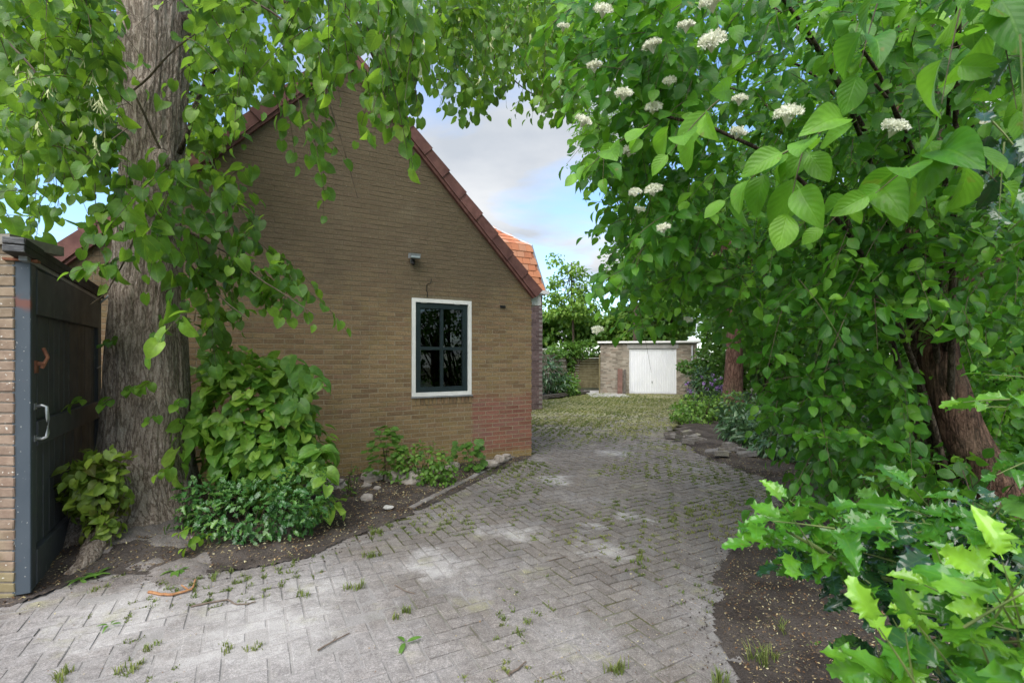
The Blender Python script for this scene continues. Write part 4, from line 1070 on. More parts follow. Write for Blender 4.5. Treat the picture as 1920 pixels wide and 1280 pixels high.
def samp(poly, n, dfun):
    poly = np.asarray(poly, float); lo, hi = poly.min(0), poly.max(0); out = []
    while len(out) < n:
        q = lo + RNG.random((400, 2)) * (hi - lo); q = q[in_poly(q[:, 0], q[:, 1], poly)]; out += list(q)
    out = np.array(out[:n]); d = np.array([dfun(x, y) for x, y in out])
    return np.stack([(out[:, 0] - CX) / F * d, d, EYE - (out[:, 1] - HY) / F * d], -1)
def rdir(n, bias, sd=.6): return unit(np.asarray(bias, float) + RNG.normal(0, sd, (n, 3)))
def blob(ls, centre, radii, n, size, tone=(.35, .15), hang=.5, out=1.0, inner=.55, seed=0, lump=.25, tip=.2, up=.6, zmin=None):
    u = unit(RNG.normal(0, 1, (n, 3)))
    rr = inner + (1 - inner) * RNG.random(n) ** .5
    lum = 1 + lump * fbm(u * 2.2 + seed * 7.1, 3, seed)
    p = np.asarray(centre) + u * np.asarray(radii) * (rr * lum)[:, None]
    if zmin is not None:
        k = p[:, 2] > zmin; p, u, rr = p[k], u[k], rr[k]; n = len(p)
    D = unit(u * .7 + np.array([0, 0, -hang]) + RNG.normal(0, .45, (n, 3)))
    N = u * out + np.array([0, 0, up]) + RNG.normal(0, .4, (n, 3))
    cl = fbm(p * 3.0 / max(radii), 2, seed + 5) * .12
    t = np.clip(tone[0] + RNG.normal(0, tone[1], n) + cl + tip * (RNG.random(n) < .12), 0, 1)
    ls.add(p, D, N, size * RNG.uniform(.65, 1.2, n), t)

# ================================================================ LIME TREE
lime = thing('lime_tree', 'tall lime tree with a thick furrowed trunk left of the gable, branches hanging overhead', 'tree', (TREE[0], TREE[1], 0))
prof = [(1012, 176, 388), (985, 186, 372), (940, 192, 362), (880, 202, 357), (790, 203, 354), (700, 204, 350), (600, 212, 346), (480, 219, 336), (330, 228, 336), (200, 227, 346), (60, 228, 354), (-200, 226, 360), (-600, 222, 372)]
dT = TREE[1]
ph = np.array([EYE - (a - HY) / F * (dT - .2) for a, _, _ in prof]); pc = np.array([((l + r) / 2 - CX) / F * dT for _, l, r in prof]); pr_ = np.array([(r - l) / 2 / F * dT * .92 for _, l, r in prof])
nh, na = 380, 240
hz = np.concatenate([np.linspace(-.06, 2.6, 250), np.linspace(2.62, 6.9, nh - 250)])
an = np.arange(na) * 2 * PI / na
Hh, Aa = np.meshgrid(hz, an, indexing='ij')
rad = np.interp(Hh, ph, pr_); cxs = np.interp(Hh, ph, pc)
flare = np.exp(-np.clip(Hh, 0, 9) / .26)
roots = 1.7 * .32 * np.clip(np.cos(Aa - 4.05), 0, 1) ** 6 + .20 * np.clip(np.cos(Aa - 5.2), 0, 1) ** 8 + .16 * np.clip(np.cos(Aa - 3.3), 0, 1) ** 10 + .18 * np.clip(np.cos(Aa - 1.2), 0, 1) ** 6 + .10 * np.clip(np.cos(Aa - 6.2), 0, 1) ** 8
flut = .045 * np.cos(Aa * 5 + 1.0 + Hh * .5) * np.exp(-Hh / 1.4)
q3 = np.stack([np.cos(Aa) * 1.0, np.sin(Aa) * 1.0, Hh * .55], -1)
lumps = .055 * fbm(q3 * 1.6, 3, 21)
twist = Aa + .10 * fbm(np.stack([np.cos(Aa), np.sin(Aa), Hh * .8], -1) * 1.5, 2, 33)
fz = np.stack([np.cos(twist) * 8.5, np.sin(twist) * 8.5, Hh * 1.25], -1)
fiss = 1 - np.abs(vnoise(fz, 41)); fiss2 = 1 - np.abs(vnoise(fz * 2.1, 42))
bark = -.013 * np.clip(fiss - .62, 0, 1) / .38 - .008 * fiss2 + .004 * fbm(fz * 3, 2, 43)
R_ = rad * (1 + lumps + flut) + roots * flare * 1.1 + bark
def burl(px, py, amp, wd):                         # swellings where old shoots were cut
    g = P(px, py, dT - .3); a0 = math.atan2(g[1] - dT, g[0] - np.interp(g[2], ph, pc)); da = (Aa - a0 + PI) % (2 * PI) - PI
    return amp * np.exp(-(da ** 2 * .14 + (Hh - g[2]) ** 2) / wd ** 2)
for b_ in ((335, 290, .10, .10), (235, 545, .05, .12), (262, 165, .05, .12), (300, 770, .035, .15), (230, 640, .04, .12), (345, 520, .05, .1), (250, 920, .06, .10), (285, 395, .04, .09)): R_ = R_ + burl(*b_)
TX = cxs + R_ * np.cos(Aa); TYy = dT + R_ * np.sin(Aa)
v = np.stack([TX - TREE[0], TYy - TREE[1], Hh], -1).reshape(-1, 3)
i, j = np.meshgrid(np.arange(nh - 1), np.arange(na), indexing='ij'); j2 = (j + 1) % na
q = np.stack([i * na + j, i * na + j2, (i + 1) * na + j2, (i + 1) * na + j], -1).reshape(-1, 4)
me = mesh_np('trunk', v, [q], [MAT['bark']], smooth=True); link('trunk', me, lime)
mb = MB()
for (s0_, s1_, s2_, r0) in ((P(330, 290, 4.1), P(400, 120, 3.9), P(560, -160, 3.6), .022), (P(345, 40, 4.2), P(520, 20, 4.6), P(760, -60, 5.0), .045), (P(232, 90, 4.2), P(120, 40, 4.0), P(-60, 30, 3.6), .04),
                            (P(300, -330, 4.3), P(640, -260, 4.6), P(1000, -160, 5.4), .10), (P(280, -300, 4.2), P(250, -500, 2.6), P(420, -700, 1.8), .09), (P(290, -300, 4.5), P(420, -300, 6.5), P(700, -150, 8), .09), (P(240, -250, 4.3), P(-100, -250, 4.3), P(-500, -200, 4.6), .09)):
    tt = np.linspace(0, 1, 12)[:, None]; pts = s0_ * (1 - tt) ** 2 + s1_ * 2 * tt * (1 - tt) + s2_ * tt ** 2
    pts = pts + fbm(np.repeat(pts, 1, 0) * 2.5, 2, 8)[:, None] * .03
    b = MB(); b.tube(pts, np.linspace(r0, r0 * .3, 12), 8); b.build('limb', MAT['bark_dark'], lime, smooth=True)
# surface roots spreading over the soil
for pts, r0, r1 in (([P(250, 880, 4.02), P(228, 935, 3.88), P(196, 1000, 3.66), P(160, 1052, 3.45), P(128, 1085, 3.30)], .13, .035), ([P(215, 880, 4.1), P(190, 940, 4.0), P(165, 985, 3.88), P(140, 1015, 3.75)], .10, .03)):
    pts = np.array(pts); tt = np.linspace(0, len(pts) - 1, 26); pts = np.stack([np.interp(tt, np.arange(len(pts)), pts[:, k]) for k in range(3)], -1)
    pts[:, 2] = np.maximum(pts[:, 2], bed_z(pts[:, 0], pts[:, 1]) - .01); b = MB(); b.tube(pts, np.linspace(r0, r1, 26), 18); v_ = b.v[0]
    v_ += (fbm(v_ * 9, 3, 6) * .022)[:, None] * np.array([1, 1, 1]); b.build('root', MAT['bark'], lime, smooth=True)
tw = MB()
# thin dark branches crossing the opening at the top
for pts, r0 in (([P(500, -80, 4.6), P(640, 0, 4.7), P(700, 60, 4.8), P(760, 130, 5.0), P(850, 160, 5.3)], .016), ([P(860, -60, 5.6), P(900, 20, 5.7), P(930, 120, 5.8), P(985, 170, 6.0), P(1040, 200, 6.2)], .014), ([P(560, -70, 3.0), P(660, 20, 3.0), P(700, 110, 3.0), P(745, 210, 3.0), P(775, 300, 3.0)], .010),
                ([P(430, -30, 3.4), P(560, 60, 3.3), P(600, 150, 3.2), P(640, 260, 3.1), P(670, 370, 3.1)], .009), ([P(160, -60, 3.0), P(170, 60, 3.0), P(190, 150, 3.1), P(250, 200, 3.2)], .008), ([P(300, 280, 3.9), P(250, 170, 3.7), P(330, 90, 3.5), P(390, 45, 3.4)], .010),
                ([P(-30, 20, 3.2), P(60, 130, 3.2), P(110, 220, 3.2), P(190, 320, 3.3), P(250, 400, 3.4)], .009), ([P(330, 420, 3.8), P(420, 470, 3.6), P(500, 530, 3.5), P(590, 590, 3.4)], .010), ([P(320, 450, 3.8), P(380, 520, 3.6), P(430, 570, 3.5), P(470, 600, 3.4)], .009), ([P(280, 390, 3.8), P(240, 470, 3.5), P(200, 550, 3.4), P(170, 570, 3.3)], .008)):
    pts = np.array(pts); n = len(pts); tt = np.linspace(0, n - 1, n * 4); ii = np.clip(tt.astype(int), 0, n - 2); f_ = (tt - ii)[:, None]
    pts = pts[ii] * (1 - f_) + pts[ii + 1] * f_; pts = pts + np.stack([vnoise(pts * 5 + k * 9, k) for k in range(3)], -1) * .012
    tw.tube(pts, np.linspace(r0, r0 * .35, len(pts)), 5)
U = RNG.uniform; ls = LeafSet()
def ok_open(p):
    x, y, d = proj(p); rel = p - HC; o = rel @ HN; h_in = APEX - np.abs(rel @ HU - HW / 2) * SLOPE
    return ~((d > 3.5) & (y > 225) & (x > 800)) & ~((o < .08) & (p[:, 2] < h_in + .3)) & ~((x > 800) & (y > 240))
OKF[0] = ok_open
def reg(poly, n, d0, d1, size, L=(.35, .7), bias=(0, -.1, -.3), nl=10, **k):
    c = samp(poly, n, lambda x, y: U(d0, d1)); twigs(ls, tw, c, rdir(n, bias), U(L[0], L[1], n), nl, size, **k)
# in front of and left of the trunk
reg([(-20, -80), (215, -80), (210, 60), (225, 180), (225, 300), (190, 330), (100, 345), (-20, 330)], 118, 2.6, 4.0, .080, nl=10, tone=(.42, .2))
reg([(-20, -80), (230, -80), (225, 320), (120, 330), (-20, 320)], 165, 4.4, 7.5, .095, nl=10, tone=(.42, .2))
reg([(150, 330), (215, 250), (330, 330), (335, 400), (300, 470), (235, 500), (160, 430)], 17, 3.0, 3.6, .10, nl=9)
reg([(0, 330), (110, 330), (140, 420), (90, 430), (30, 400), (0, 410)], 7, 3.2, 3.8, .11, (.25, .45), nl=8)
reg([(160, 470), (235, 480), (260, 540), (330, 560), (340, 600), (290, 600), (200, 545)], 4, 3.0, 3.3, .11, (.25, .4), nl=7)
reg([(245, 130), (340, 110), (345, 320), (260, 330)], 6, 3.2, 3.7, .10, (.25, .4), nl=7)
# right of the trunk
reg([(350, -80), (700, -80), (690, 20), (620, 50), (540, 80), (480, 120), (430, 170), (360, 270)], 66, 2.8, 4.0, .078, nl=10, tone=(.38, .19))
reg([(345, -80), (720, -80), (690, 20), (610, 50), (530, 100), (460, 180), (345, 300)], 130, 4.8, 8.0, .095, nl=10, tone=(.42, .2))
reg([(350, 150), (480, 160), (450, 260), (420, 300), (350, 350)], 16, 4.3, 5.2, .10, (.3, .5), nl=10)
reg([(520, 60), (600, 90), (640, 200), (610, 280), (650, 330), (670, 370), (640, 370), (580, 260), (500, 200)], 14, 2.9, 3.5, .085, (.3, .5), (.2, 0, -.8), nl=9, tone=(.30, .12))
reg([(580, -80), (720, -60), (800, 70), (785, 150), (740, 170), (700, 110), (640, 20)], 36, 2.3, 3.0, .075, (.35, .6), (.3, 0, -.8), nl=10, tone=(.45, .16))
for px, py in ((650, 130), (690, 190), (715, 215), (750, 235), (765, 290), (735, 165), (600, 150)):
    twigs(ls, tw, [P(px, py - 35, 2.6)], [(.2, 0, -1)], [.28], 12, .085, droop=.2, tone=(.6, .14), centred=True)
reg([(585, 20), (700, 20), (705, 110), (660, 135), (600, 120)], 16, 2.6, 3.3, .078, (.25, .4), (.1, 0, -.6), nl=10, tone=(.36, .16))
# the middle, farther part of the crown over the driveway
reg([(690, -80), (1075, -80), (1070, 60), (1090, 190), (1060, 215), (1000, 195), (960, 120), (940, 130), (930, 205), (900, 205), (845, 150), (800, 90), (750, 60)], 240, 3.8, 6.5, .075, (.35, .6), (0, 0, -.5), nl=12, tone=(.36, .15))
reg([(780, -80), (1100, -80), (1110, 90), (1060, 150), (960, 90), (900, 120), (840, 90)], 230, 6.5, 9.5, .095, (.5, .8), (0, 0, -.4), nl=13, tone=(.36, .14))
reg([(830, 100), (880, 120), (880, 215), (850, 205)], 5, 3.6, 4.4, .095, (.3, .4), (0, 0, -.9), nl=10)
# drooping side shoots from the trunk over the wall
reg([(335, 400), (400, 390), (480, 440), (560, 500), (600, 560), (560, 560), (480, 530), (420, 540), (360, 520), (335, 470)], 32, 3.5, 4.1, .10, (.35, .55), (.6, -.1, -.35), nl=10, tone=(.24, .12), tip=.45)
reg([(330, 330), (420, 300), (460, 340), (430, 390), (340, 400)], 9, 3.6, 4.2, .10, (.3, .5), (.5, 0, -.3), nl=9, tone=(.28, .12))
reg([(345, 520), (420, 540), (460, 600), (400, 640), (345, 600)], 7, 3.9, 4.4, .12, (.3, .5), (.5, 0, -.4), nl=9, tone=(.22, .10))
# small sprouts on the bark
for px, py, d in ((230, 635, 3.9), (255, 720, 3.86), (290, 715, 3.86), (345, 745, 3.9), (215, 745, 3.8), (300, 775, 3.84), (325, 870, 3.85), (165, 745, 3.75)):
    twigs(ls, tw, [P(px, py, d)], [(U(-.5, .5), -1, .1)], [.14], 16, .075, tone=(.5, .15), centred=False)
tw.build('twig', MAT['twig'], lime, kind='stuff')
# keep the upper trunk in view: drop leaves that would hang right before it
def keep_lime(p):
    x, y, d = proj(p)
    front = (d < 4.1) & (x > 222) & (x < 356) & (y < 300)
    gap = (d > 3.8) & (x > 20) & (x < 125) & (y > 345) & (y < 450)
    opening = (d > 3.5) & (y > 230) & (x > 800)
    # nothing may poke through the gable
    rel = p - HC; o = rel @ HN; h_in = APEX - np.abs(rel @ HU - HW / 2) * SLOPE
    inside = (o < .08) & (o > -9.3) & (p[:, 2] < h_in + .25) & (rel @ HU > -.3) & (rel @ HU < HW + .3)
    return ~((front & (RNG.random(len(p)) < .86)) | opening | gap | inside)
foliage(lime, ls, 'lime', 'lime_leaf', 300, 26, keep=keep_lime)
# pale hanging bracts among the leaves
mb = MB()
for poly, n, d0, d1 in (([(20, 100), (215, 100), (215, 260), (60, 300)], 60, 2.6, 3.4), ([(700, 20), (800, 60), (790, 120), (720, 110)], 24, 2.5, 3.0), ([(800, 0), (1050, 0), (1050, 180), (900, 150)], 60, 3.8, 5.5)):
    for c in samp(poly, n, lambda x, y: U(d0, d1)):
        ax = unit(np.array([U(-.4, .4), U(-.4, .4), -1])); sd_ = unit(np.cross(ax, rdir(1, (0, 1, 0), .8)[0]))
        L = U(.05, .075); mb.add([c, c + ax * L * .5 + sd_ * .008, c + ax * L, c + ax * L * .5 - sd_ * .008], [(0, 1, 2, 3)])
        for k in range(3):
            e = c + ax * L * .7 + rdir(1, (0, 0, -1), .5)[0] * .045; mb.tube([c + ax * L * .5, e], [.0008, .0035], 4)
mb.build('blossom', MAT['bract'], lime, kind='stuff')

OKF[0] = None
# ================================================================ SHRUBS LEFT
def shrub(name, label, cat, base, kind, mat, fill, n_obj=300, stems=0, stem_mat='twig', spreadr=.3, height=.5, group=None, sr=.006):
    t = thing(name, label, cat, tuple(base), group); l = LeafSet(); fill(l)
    if stems:
        b = MB()
        for k in range(stems):
            a = RNG.uniform(0, 2 * PI); e = np.asarray(base) + np.array([math.cos(a) * spreadr * U(.3, 1), math.sin(a) * spreadr * U(.3, 1), height * U(.6, 1)])
            m0 = (np.asarray(base) + e) / 2 + RNG.normal(0, .04, 3); tt = np.linspace(0, 1, 7)[:, None]; s0_ = np.asarray(base) + np.array([math.cos(a), math.sin(a), 0]) * .05
            b.tube(s0_ * (1 - tt) ** 2 + 2 * m0 * tt * (1 - tt) + e * tt ** 2, np.linspace(sr, sr * .4, 7), 5)
        b.build('stem', MAT[stem_mat], t, kind='stuff')
    foliage(t, l, kind, mat, n_obj, 16)
    return t
def lime_sh(l):
    blob(l, (-2.47, 4.62, .96), (.56, .42, .56), 860, .108, (.55, .17), .35, .9, .66, 3, .3, .35, 1.1, .18)
    blob(l, (-2.30, 4.62, .58), (.56, .42, .40), 460, .108, (.55, .17), .35, .9, .66, 4, .3, .35, 1.1, .12)
    c = np.array([P(x, y, d) for x, y, d in ((560, 690, 4.5), (585, 700, 4.4), (555, 735, 4.4), (570, 780, 4.4), (600, 840, 4.3), (605, 880, 4.2), (350, 790, 4.15), (335, 830, 4.1), (420, 690, 4.7), (480, 690, 4.7), (400, 660, 4.8), (370, 690, 4.8), (620, 940, 4.2))])
    twigs(l, None, c, rdir(len(c), (.5, -.4, .1), .3), np.full(len(c), .34), 12, .14, tone=(.62, .15), tip=.2, hang=.5)
shrub('lime_shrub', 'big rounded bush of heart-shaped leaves at the right foot of the lime tree', 'shrub', (-2.45, 4.55, .03), 'lime', 'shrub_leaf', lime_sh, 300, 16, 'twig', .4, 1.1, sr=.009)
def glossy(l):
    blob(l, (-2.16, 3.98, .23), (.58, .30, .25), 900, .062, (.5, .2), .3, .9, .6, 6, .25, .3, .9, .03)
    blob(l, (-1.78, 4.15, .33), (.24, .2, .28), 220, .06, (.5, .2), .3, .9, .5, 7, .25, .3, .9, .03)
    blob(l, (-2.55, 4.0, .30), (.2, .2, .2), 150, .06, (.5, .2), .3, .9, .5, 8, .25, .3, .9, .03)
shrub('holly_bush', 'low dark glossy spiny-leaved bush in front of the heart-leaved bush', 'bush', (-2.15, 3.98, .03), 'holly', 'glossy_leaf', glossy, 300, 14, 'twig', .45, .35, sr=.004)
def sucker(l):
    blob(l, (-3.14, 3.66, .52), (.22, .16, .26), 300, .066, (.5, .25), .4, 1, .4, 9, .3, .3, .6, .1)
    blob(l, (-3.06, 3.62, .25), (.13, .10, .15), 110, .055, (.55, .25), .4, 1, .4, 10, .3, .3, .6, .08)
    c = np.array([P(x, y, 3.55) for x, y in ((165, 860), (150, 890), (150, 945), (235, 850), (200, 840))]); twigs(l, None, c, rdir(5, (-.4, -.3, .2), .3), np.full(5, .2), 12, .085, tone=(.6, .12))
shrub('sucker_shrub', 'tuft of yellow-green shoots at the left foot of the lime tree', 'shrub', (-3.12, 3.66, .08), 'lime', 'red_leaf', sucker, 300, 40, 'twig', .2, .6, sr=.004)
def seedling(l):
    c = np.array([P(x, y, 3.62) for x, y in ((365, 1010), (375, 1000), (355, 985))]); twigs(l, None, c, rdir(3, (0, -.5, .5), .3), np.full(3, .16), 18, .075, tone=(.6, .1))
shrub('seedling', 'small bright green seedling in front of the dark glossy bush', 'seedling', tuple(G(370, 1040) * np.array([1, 1, 0]) + np.array([0, .1, .02])), 'oval', 'lime_leaf', seedling, 60, 3, 'green_twig', .05, .12, sr=.003)
def maple(l):
    for h, r in ((.62, .10), (.52, .16), (.42, .22), (.32, .24), (.2, .26)):
        n = 20; a = U(0, 2 * PI, n); rr = r * np.sqrt(U(.2, 1, n))
        p = np.stack([-1.53 + rr * np.cos(a), 5.85 + rr * np.sin(a), h + U(-.05, .05, n)], -1)
        l.add(p, unit(np.stack([np.cos(a), np.sin(a) - .3, np.full(n, -.35)], -1)), np.array([0, -.35, 1]) + RNG.normal(0, .25, (n, 3)), .10 * U(.7, 1.2, n), np.clip(RNG.normal(.32, .12, n), 0, 1))
shrub('maple_seedling', 'upright young maple-leaved plant against the gable, tallest in the bed', 'plant', (-1.53, 5.85, .02), 'maple', 'bush_leaf', maple, 120, 5, 'twig', .12, .6, sr=.006)
def green_sh(l):
    blob(l, (-1.10, 5.72, .24), (.40, .22, .24), 420, .062, (.5, .16), .3, 1, .45, 12, .3, .3, .8, .03)
    blob(l, (-.86, 5.60, .14), (.26, .2, .14), 200, .055, (.5, .16), .3, 1, .45, 13, .3, .3, .8, .03)
shrub('low_shrub', 'loose bright green small-leaved shrub below the window', 'shrub', (-1.05, 5.7, .02), 'oval', 'bush_leaf', green_sh, 300, 16, 'twig', .35, .4, sr=.004)
def mallow(l):
    n = 70; a = U(0, 2 * PI, n); hh = U(.06, .42, n); rr = (.10 + .14 * np.sqrt(U(0, 1, n))) * (1.1 - hh)
    p = np.stack([-.60 + rr * np.cos(a), 6.38 + rr * np.sin(a), hh], -1)
    l.add(p, unit(np.stack([np.cos(a), np.sin(a) - .4, np.full(n, -.5)], -1)), np.array([0, -.6, .8]) + RNG.normal(0, .25, (n, 3)), .105 * U(.7, 1.15, n), np.clip(RNG.normal(.25, .1, n), 0, 1))
shrub('mallow_plant', 'rounded broad-leaved plant against the red-stained corner of the gable', 'plant', (-.60, 6.40, .02), 'mallow', 'bush_leaf', mallow, 100, 8, 'green_twig', .15, .35, sr=.004)
def shoots(l):
    c = np.array([[-1.70, 5.1, .25], [-1.66, 5.08, .18], [-1.74, 5.12, .15], [-1.62, 5.15, .3], [-1.7, 5.05, .1]]); twigs(l, None, c, rdir(5, (0, 0, 1), .25), np.full(5, .3), 18, .05, tone=(.4, .15), hang=.1)
shrub('leafy_shoots', 'thin leafy shoots standing among the stones left of the young maple', 'shoots', (-1.69, 5.1, .03), 'oval', 'bush_leaf', shoots, 100, 6, 'twig', .08, .4, sr=.004)

# rocks in the bed
def rock(px, py, wpx, lab, mat='rock', sq=.62, seed=0):
    g = G(px, py + wpx * .25); d = g[1]; r = wpx / F * d / 2 * 1.08
    nu, nv = 12, 8
    U_, V_ = np.meshgrid(np.arange(nu) * 2 * PI / nu, np.linspace(-PI / 2, PI / 2, nv + 2)[1:-1], indexing='ij')
    n_ = np.stack([np.cos(U_) * np.cos(V_), np.sin(U_) * np.cos(V_), np.sin(V_)], -1)
    n_ = np.sign(n_) * np.abs(n_) ** .8
    rr = 1 + .30 * fbm(n_ * 1.3 + seed * 3.7, 4, seed)
    p = (n_ * rr[..., None] * np.array([1, .75, sq])) * r
    v = np.vstack([p.reshape(-1, 3), [[0, 0, -r * sq]], [[0, 0, r * sq * (1 + .1 * vnoise(np.array([seed * 1.3, 0, 0]), 1))]]])
    q = [(i * nv + j, ((i + 1) % nu) * nv + j, ((i + 1) % nu) * nv + j + 1, i * nv + j + 1) for i in range(nu) for j in range(nv - 1)]
    t = [(len(v) - 2, ((i + 1) % nu) * nv, i * nv) for i in range(nu)] + [(len(v) - 1, i * nv + nv - 1, ((i + 1) % nu) * nv + nv - 1) for i in range(nu)]
    b = MB(); b.add(v + np.array([g[0], g[1] + r * .5, .035 + r * sq * .55]), q, t)
    b.build('rock', MAT[mat], base=(g[0], g[1] + r * .5, 0), label=lab, cat='rock', group='rocks in the soil bed')
for k, a in enumerate(((617, 916, 44, 'flat brown rock half under the big heart-leaved bush'), (642, 916, 20, 'small flat stone just right of the brown rock by the big bush'), (693, 900, 38, 'tall rough rock behind the thin leafy shoots'), (686, 917, 16, 'small stone in front of the tall rough rock'),
    (738, 900, 38, 'broad brown rock in front of the young maple-leaved plant'), (775, 903, 44, 'largest pale rock, right of the broad brown rock'), (847, 880, 26, 'rock half hidden behind the small-leaved shrub'), (919, 874, 24, 'pale round rock at the right end of the bed'),
    (936, 866, 24, 'brown rock behind the pale round rock at the bed end'), (950, 860, 16, 'small rock closest to the red brick corner'), (686, 940, 22, 'grey stone alone in the middle of the bare soil'), (706, 921, 14, 'little pale stone below the tall rough rock'), (672, 884, 12, 'small stone against the foot of the gable'))):
    rock(a[0], a[1], a[2], a[3], 'rock', .62, k + 1)
rock(727, 956, 18, 'small whitish stone lying near the edge of the driveway', 'rock_white', .35, 40)

# ================================================================ RIGHT SIDE
# leaning reddish trunk
lean = thing('leaning_tree', 'leaning tree with a reddish brown trunk and thin shoots behind the holly', 'tree', (3.42, 3.0, 0))
path = [(2010, 1130, 3.0, .19), (1950, 1040, 3.02, .165), (1880, 935, 3.06, .15), (1825, 845, 3.1, .14), (1785, 755, 3.15, .135), (1760, 670, 3.2, .13), (1745, 590, 3.25, .13), (1738, 530, 3.3, .12), (1715, 430, 3.4, .09), (1690, 250, 3.6, .075), (1700, 20, 3.8, .06), (1720, -300, 4.0, .05)]
pts = np.array([P(a, b, c) for a, b, c, _ in path]); rr = np.array([r for *_, r in path]) * .82
tt = np.linspace(0, len(pts) - 1, 90); pts2 = np.stack([np.interp(tt, np.arange(len(pts)), pts[:, k]) for k in range(3)], -1); r2 = np.interp(tt, np.arange(len(pts)), rr)
b = MB(); b.tube(pts2, r2, 40); vv = b.v[0]; ax = np.repeat(pts2, 40, 0); dv_ = vv[:90 * 40] - ax
nzv = vnoise(np.stack([dv_[:, 0] * 40, dv_[:, 1] * 40, vv[:3600, 2] * 5], -1), 3)
vv[:3600] = ax + dv_ * (1 + .10 * fbm(vv[:3600] * 5, 3, 4) + .07 * nzv)[:, None]
b.build('trunk', MAT['bark_brown'], lean, smooth=True)
mb = MB()
for px0, py0, px1, py1, r0 in ((1742, 570, 1880, 480, .035), (1760, 640, 1640, 430, .03), (1800, 790, 1690, 700, .028), (1735, 540, 1800, 300, .03), (1830, 850, 1700, 900, .02)):
    a, c = P(px0, py0, 3.2), P(px1, py1, 3.3); m0 = (a + c) / 2 + RNG.normal(0, .08, 3); t_ = np.linspace(0, 1, 9)[:, None]
    mb = MB(); mb.tube(a * (1 - t_) ** 2 + 2 * m0 * t_ * (1 - t_) + c * t_ ** 2, np.linspace(r0, r0 * .4, 9), 7); mb.build('limb', MAT['bark_brown'], lean, smooth=True)
mb = MB()
for k in range(34):
    a = P(U(1690, 1800), U(540, 640), 3.1); c = a + np.array([U(-.35, .5), U(-.5, .1), U(.3, 1.0)]); m0 = (a + c) / 2 + RNG.normal(0, .06, 3); t_ = np.linspace(0, 1, 6)[:, None]
    mb.tube(a * (1 - t_) ** 2 + 2 * m0 * t_ * (1 - t_) + c * t_ ** 2, np.linspace(.007, .003, 6), 5)
mb.build('shoot', MAT['green_twig'], lean, kind='stuff')
ls = LeafSet()
reg2 = lambda L, mbx, poly, n, d0, d1, size, Ln=(.35, .6), bias=(-.3, -.2, -.1), nl=10, **k: twigs(L, mbx, samp(poly, n, lambda x, y: U(d0, d1)), rdir(n, bias), U(Ln[0], Ln[1], n), nl, size, **k)
reg2(ls, None, [(1640, 400), (1960, 380), (1960, 900), (1800, 880), (1700, 760), (1640, 600)], 90, 3.5, 4.6, .085, up=.8)
reg2(ls, None, [(1600, -40), (1960, -40), (1960, 400), (1640, 420)], 110, 3.7, 5.2, .09, up=.8)
def keep_lean(p):
    x, y, d = proj(p); return ~((d < 3.3) & (np.abs(x - 1800 + (y - 700) * -.45) < 60) & (y > 560))
foliage(lean, ls, 'dog', 'dog_leaf', 60, 26, keep=keep_lean)

# dogwood: big flowering shrub arching over the driveway
dog = thing('dogwood_shrub', 'huge dogwood shrub with white flower clusters arching over the right of the driveway', 'shrub', (3.3, 3.6, 0))
DOG = [(1075, -70), (1050, 40), (1060, 120), (1095, 180), (1110, 230), (1080, 275), (1110, 330), (1100, 390), (1150, 440), (1130, 510), (1150, 590), (1190, 620), (1250, 600), (1310, 625), (1390, 640), (1420, 720), (1450, 790), (1530, 820), (1590, 880), (1720, 930), (1980, 930), (1980, -70)]
FL = [(1131, 22, 1.6), (1056, 52, 1.7), (1114, 126, 1.6), (1223, 88, 1.6), (1287, 51, 1.5), (1335, 81, 1.15), (1169, 178, 1.45), (1225, 204, 1.75), (1094, 229, 1.6), (1255, 154, 1.75), (1180, 285, 1.9), (1225, 358, 1.8), (1191, 362, 1.8), (1199, 394, 2.0),
      (1244, 429, 1.55), (1478, 218, 1.0), (1676, 242, .95), (1387, 188, 1.6), (1383, 250, 1.75), (1530, 398, 2.1), (1336, 8, 1.2), (1290, 600, 2.6), (1120, 620, 2.4)]
def dogd(x, y):
    f = np.clip((y - 420) / 250, 0, 1); g = np.clip((x - 1100) / 500, 0, 1)
    h = np.clip((y - 40) / 260, 0, 1); a = (1.75 - .35 * g) * (1 - h) + h * (1.75 + .75 * g); return a * (1 - f) + f * (2.2 + .7 * g)
ls = LeafSet(); tw = MB()
DOGL = [(1090, -60), (1075, 60), (1085, 120), (1125, 190), (1135, 230), (1105, 285), (1135, 340), (1125, 390), (1165, 450), (1150, 510), (1165, 580), (1200, 605), (1270, 595), (1420, 620), (1380, 400), (1300, 100), (1300, -60)]
c0 = samp(DOGL, 230, lambda x, y: dogd(x, y) * U(1.0, 1.7)); twigs(ls, tw, c0, rdir(230, (-.55, -.45, -.2), .4), U(.22, .42, 230), 14, .074, droop=.35, hang=.45, up=.75, facing=.15, tone=(.46, .19), tip=.18, rad=.0016)
n = 430; c = samp(DOG, n, lambda x, y: dogd(x, y) * U(.95, 1.5)); x_, y_, _ = proj(c)
twigs(ls, tw, c, rdir(n, (-.55, -.45, -.15), .45), U(.22, .42, n), 13, .072, droop=.35, hang=.45, up=.75, facing=.15, tone=(.46, .19), tip=.18, rad=.0016)
DOG2 = [(1130, -70), (1110, 120), (1150, 230), (1140, 330), (1180, 440), (1180, 560), (1250, 580), (1400, 620), (1440, 700), (1480, 790), (1560, 820), (1640, 900), (1980, 930), (1980, -70)]
n = 700; c = samp(DOG2, n, lambda x, y: dogd(x, y) * U(1.5, 2.2)); twigs(ls, tw, c, rdir(n, (-.5, -.3, -.1), .5), U(.3, .5, n), 13, .073, droop=.35, hang=.45, up=.8, tone=(.36, .18), rad=.0016)
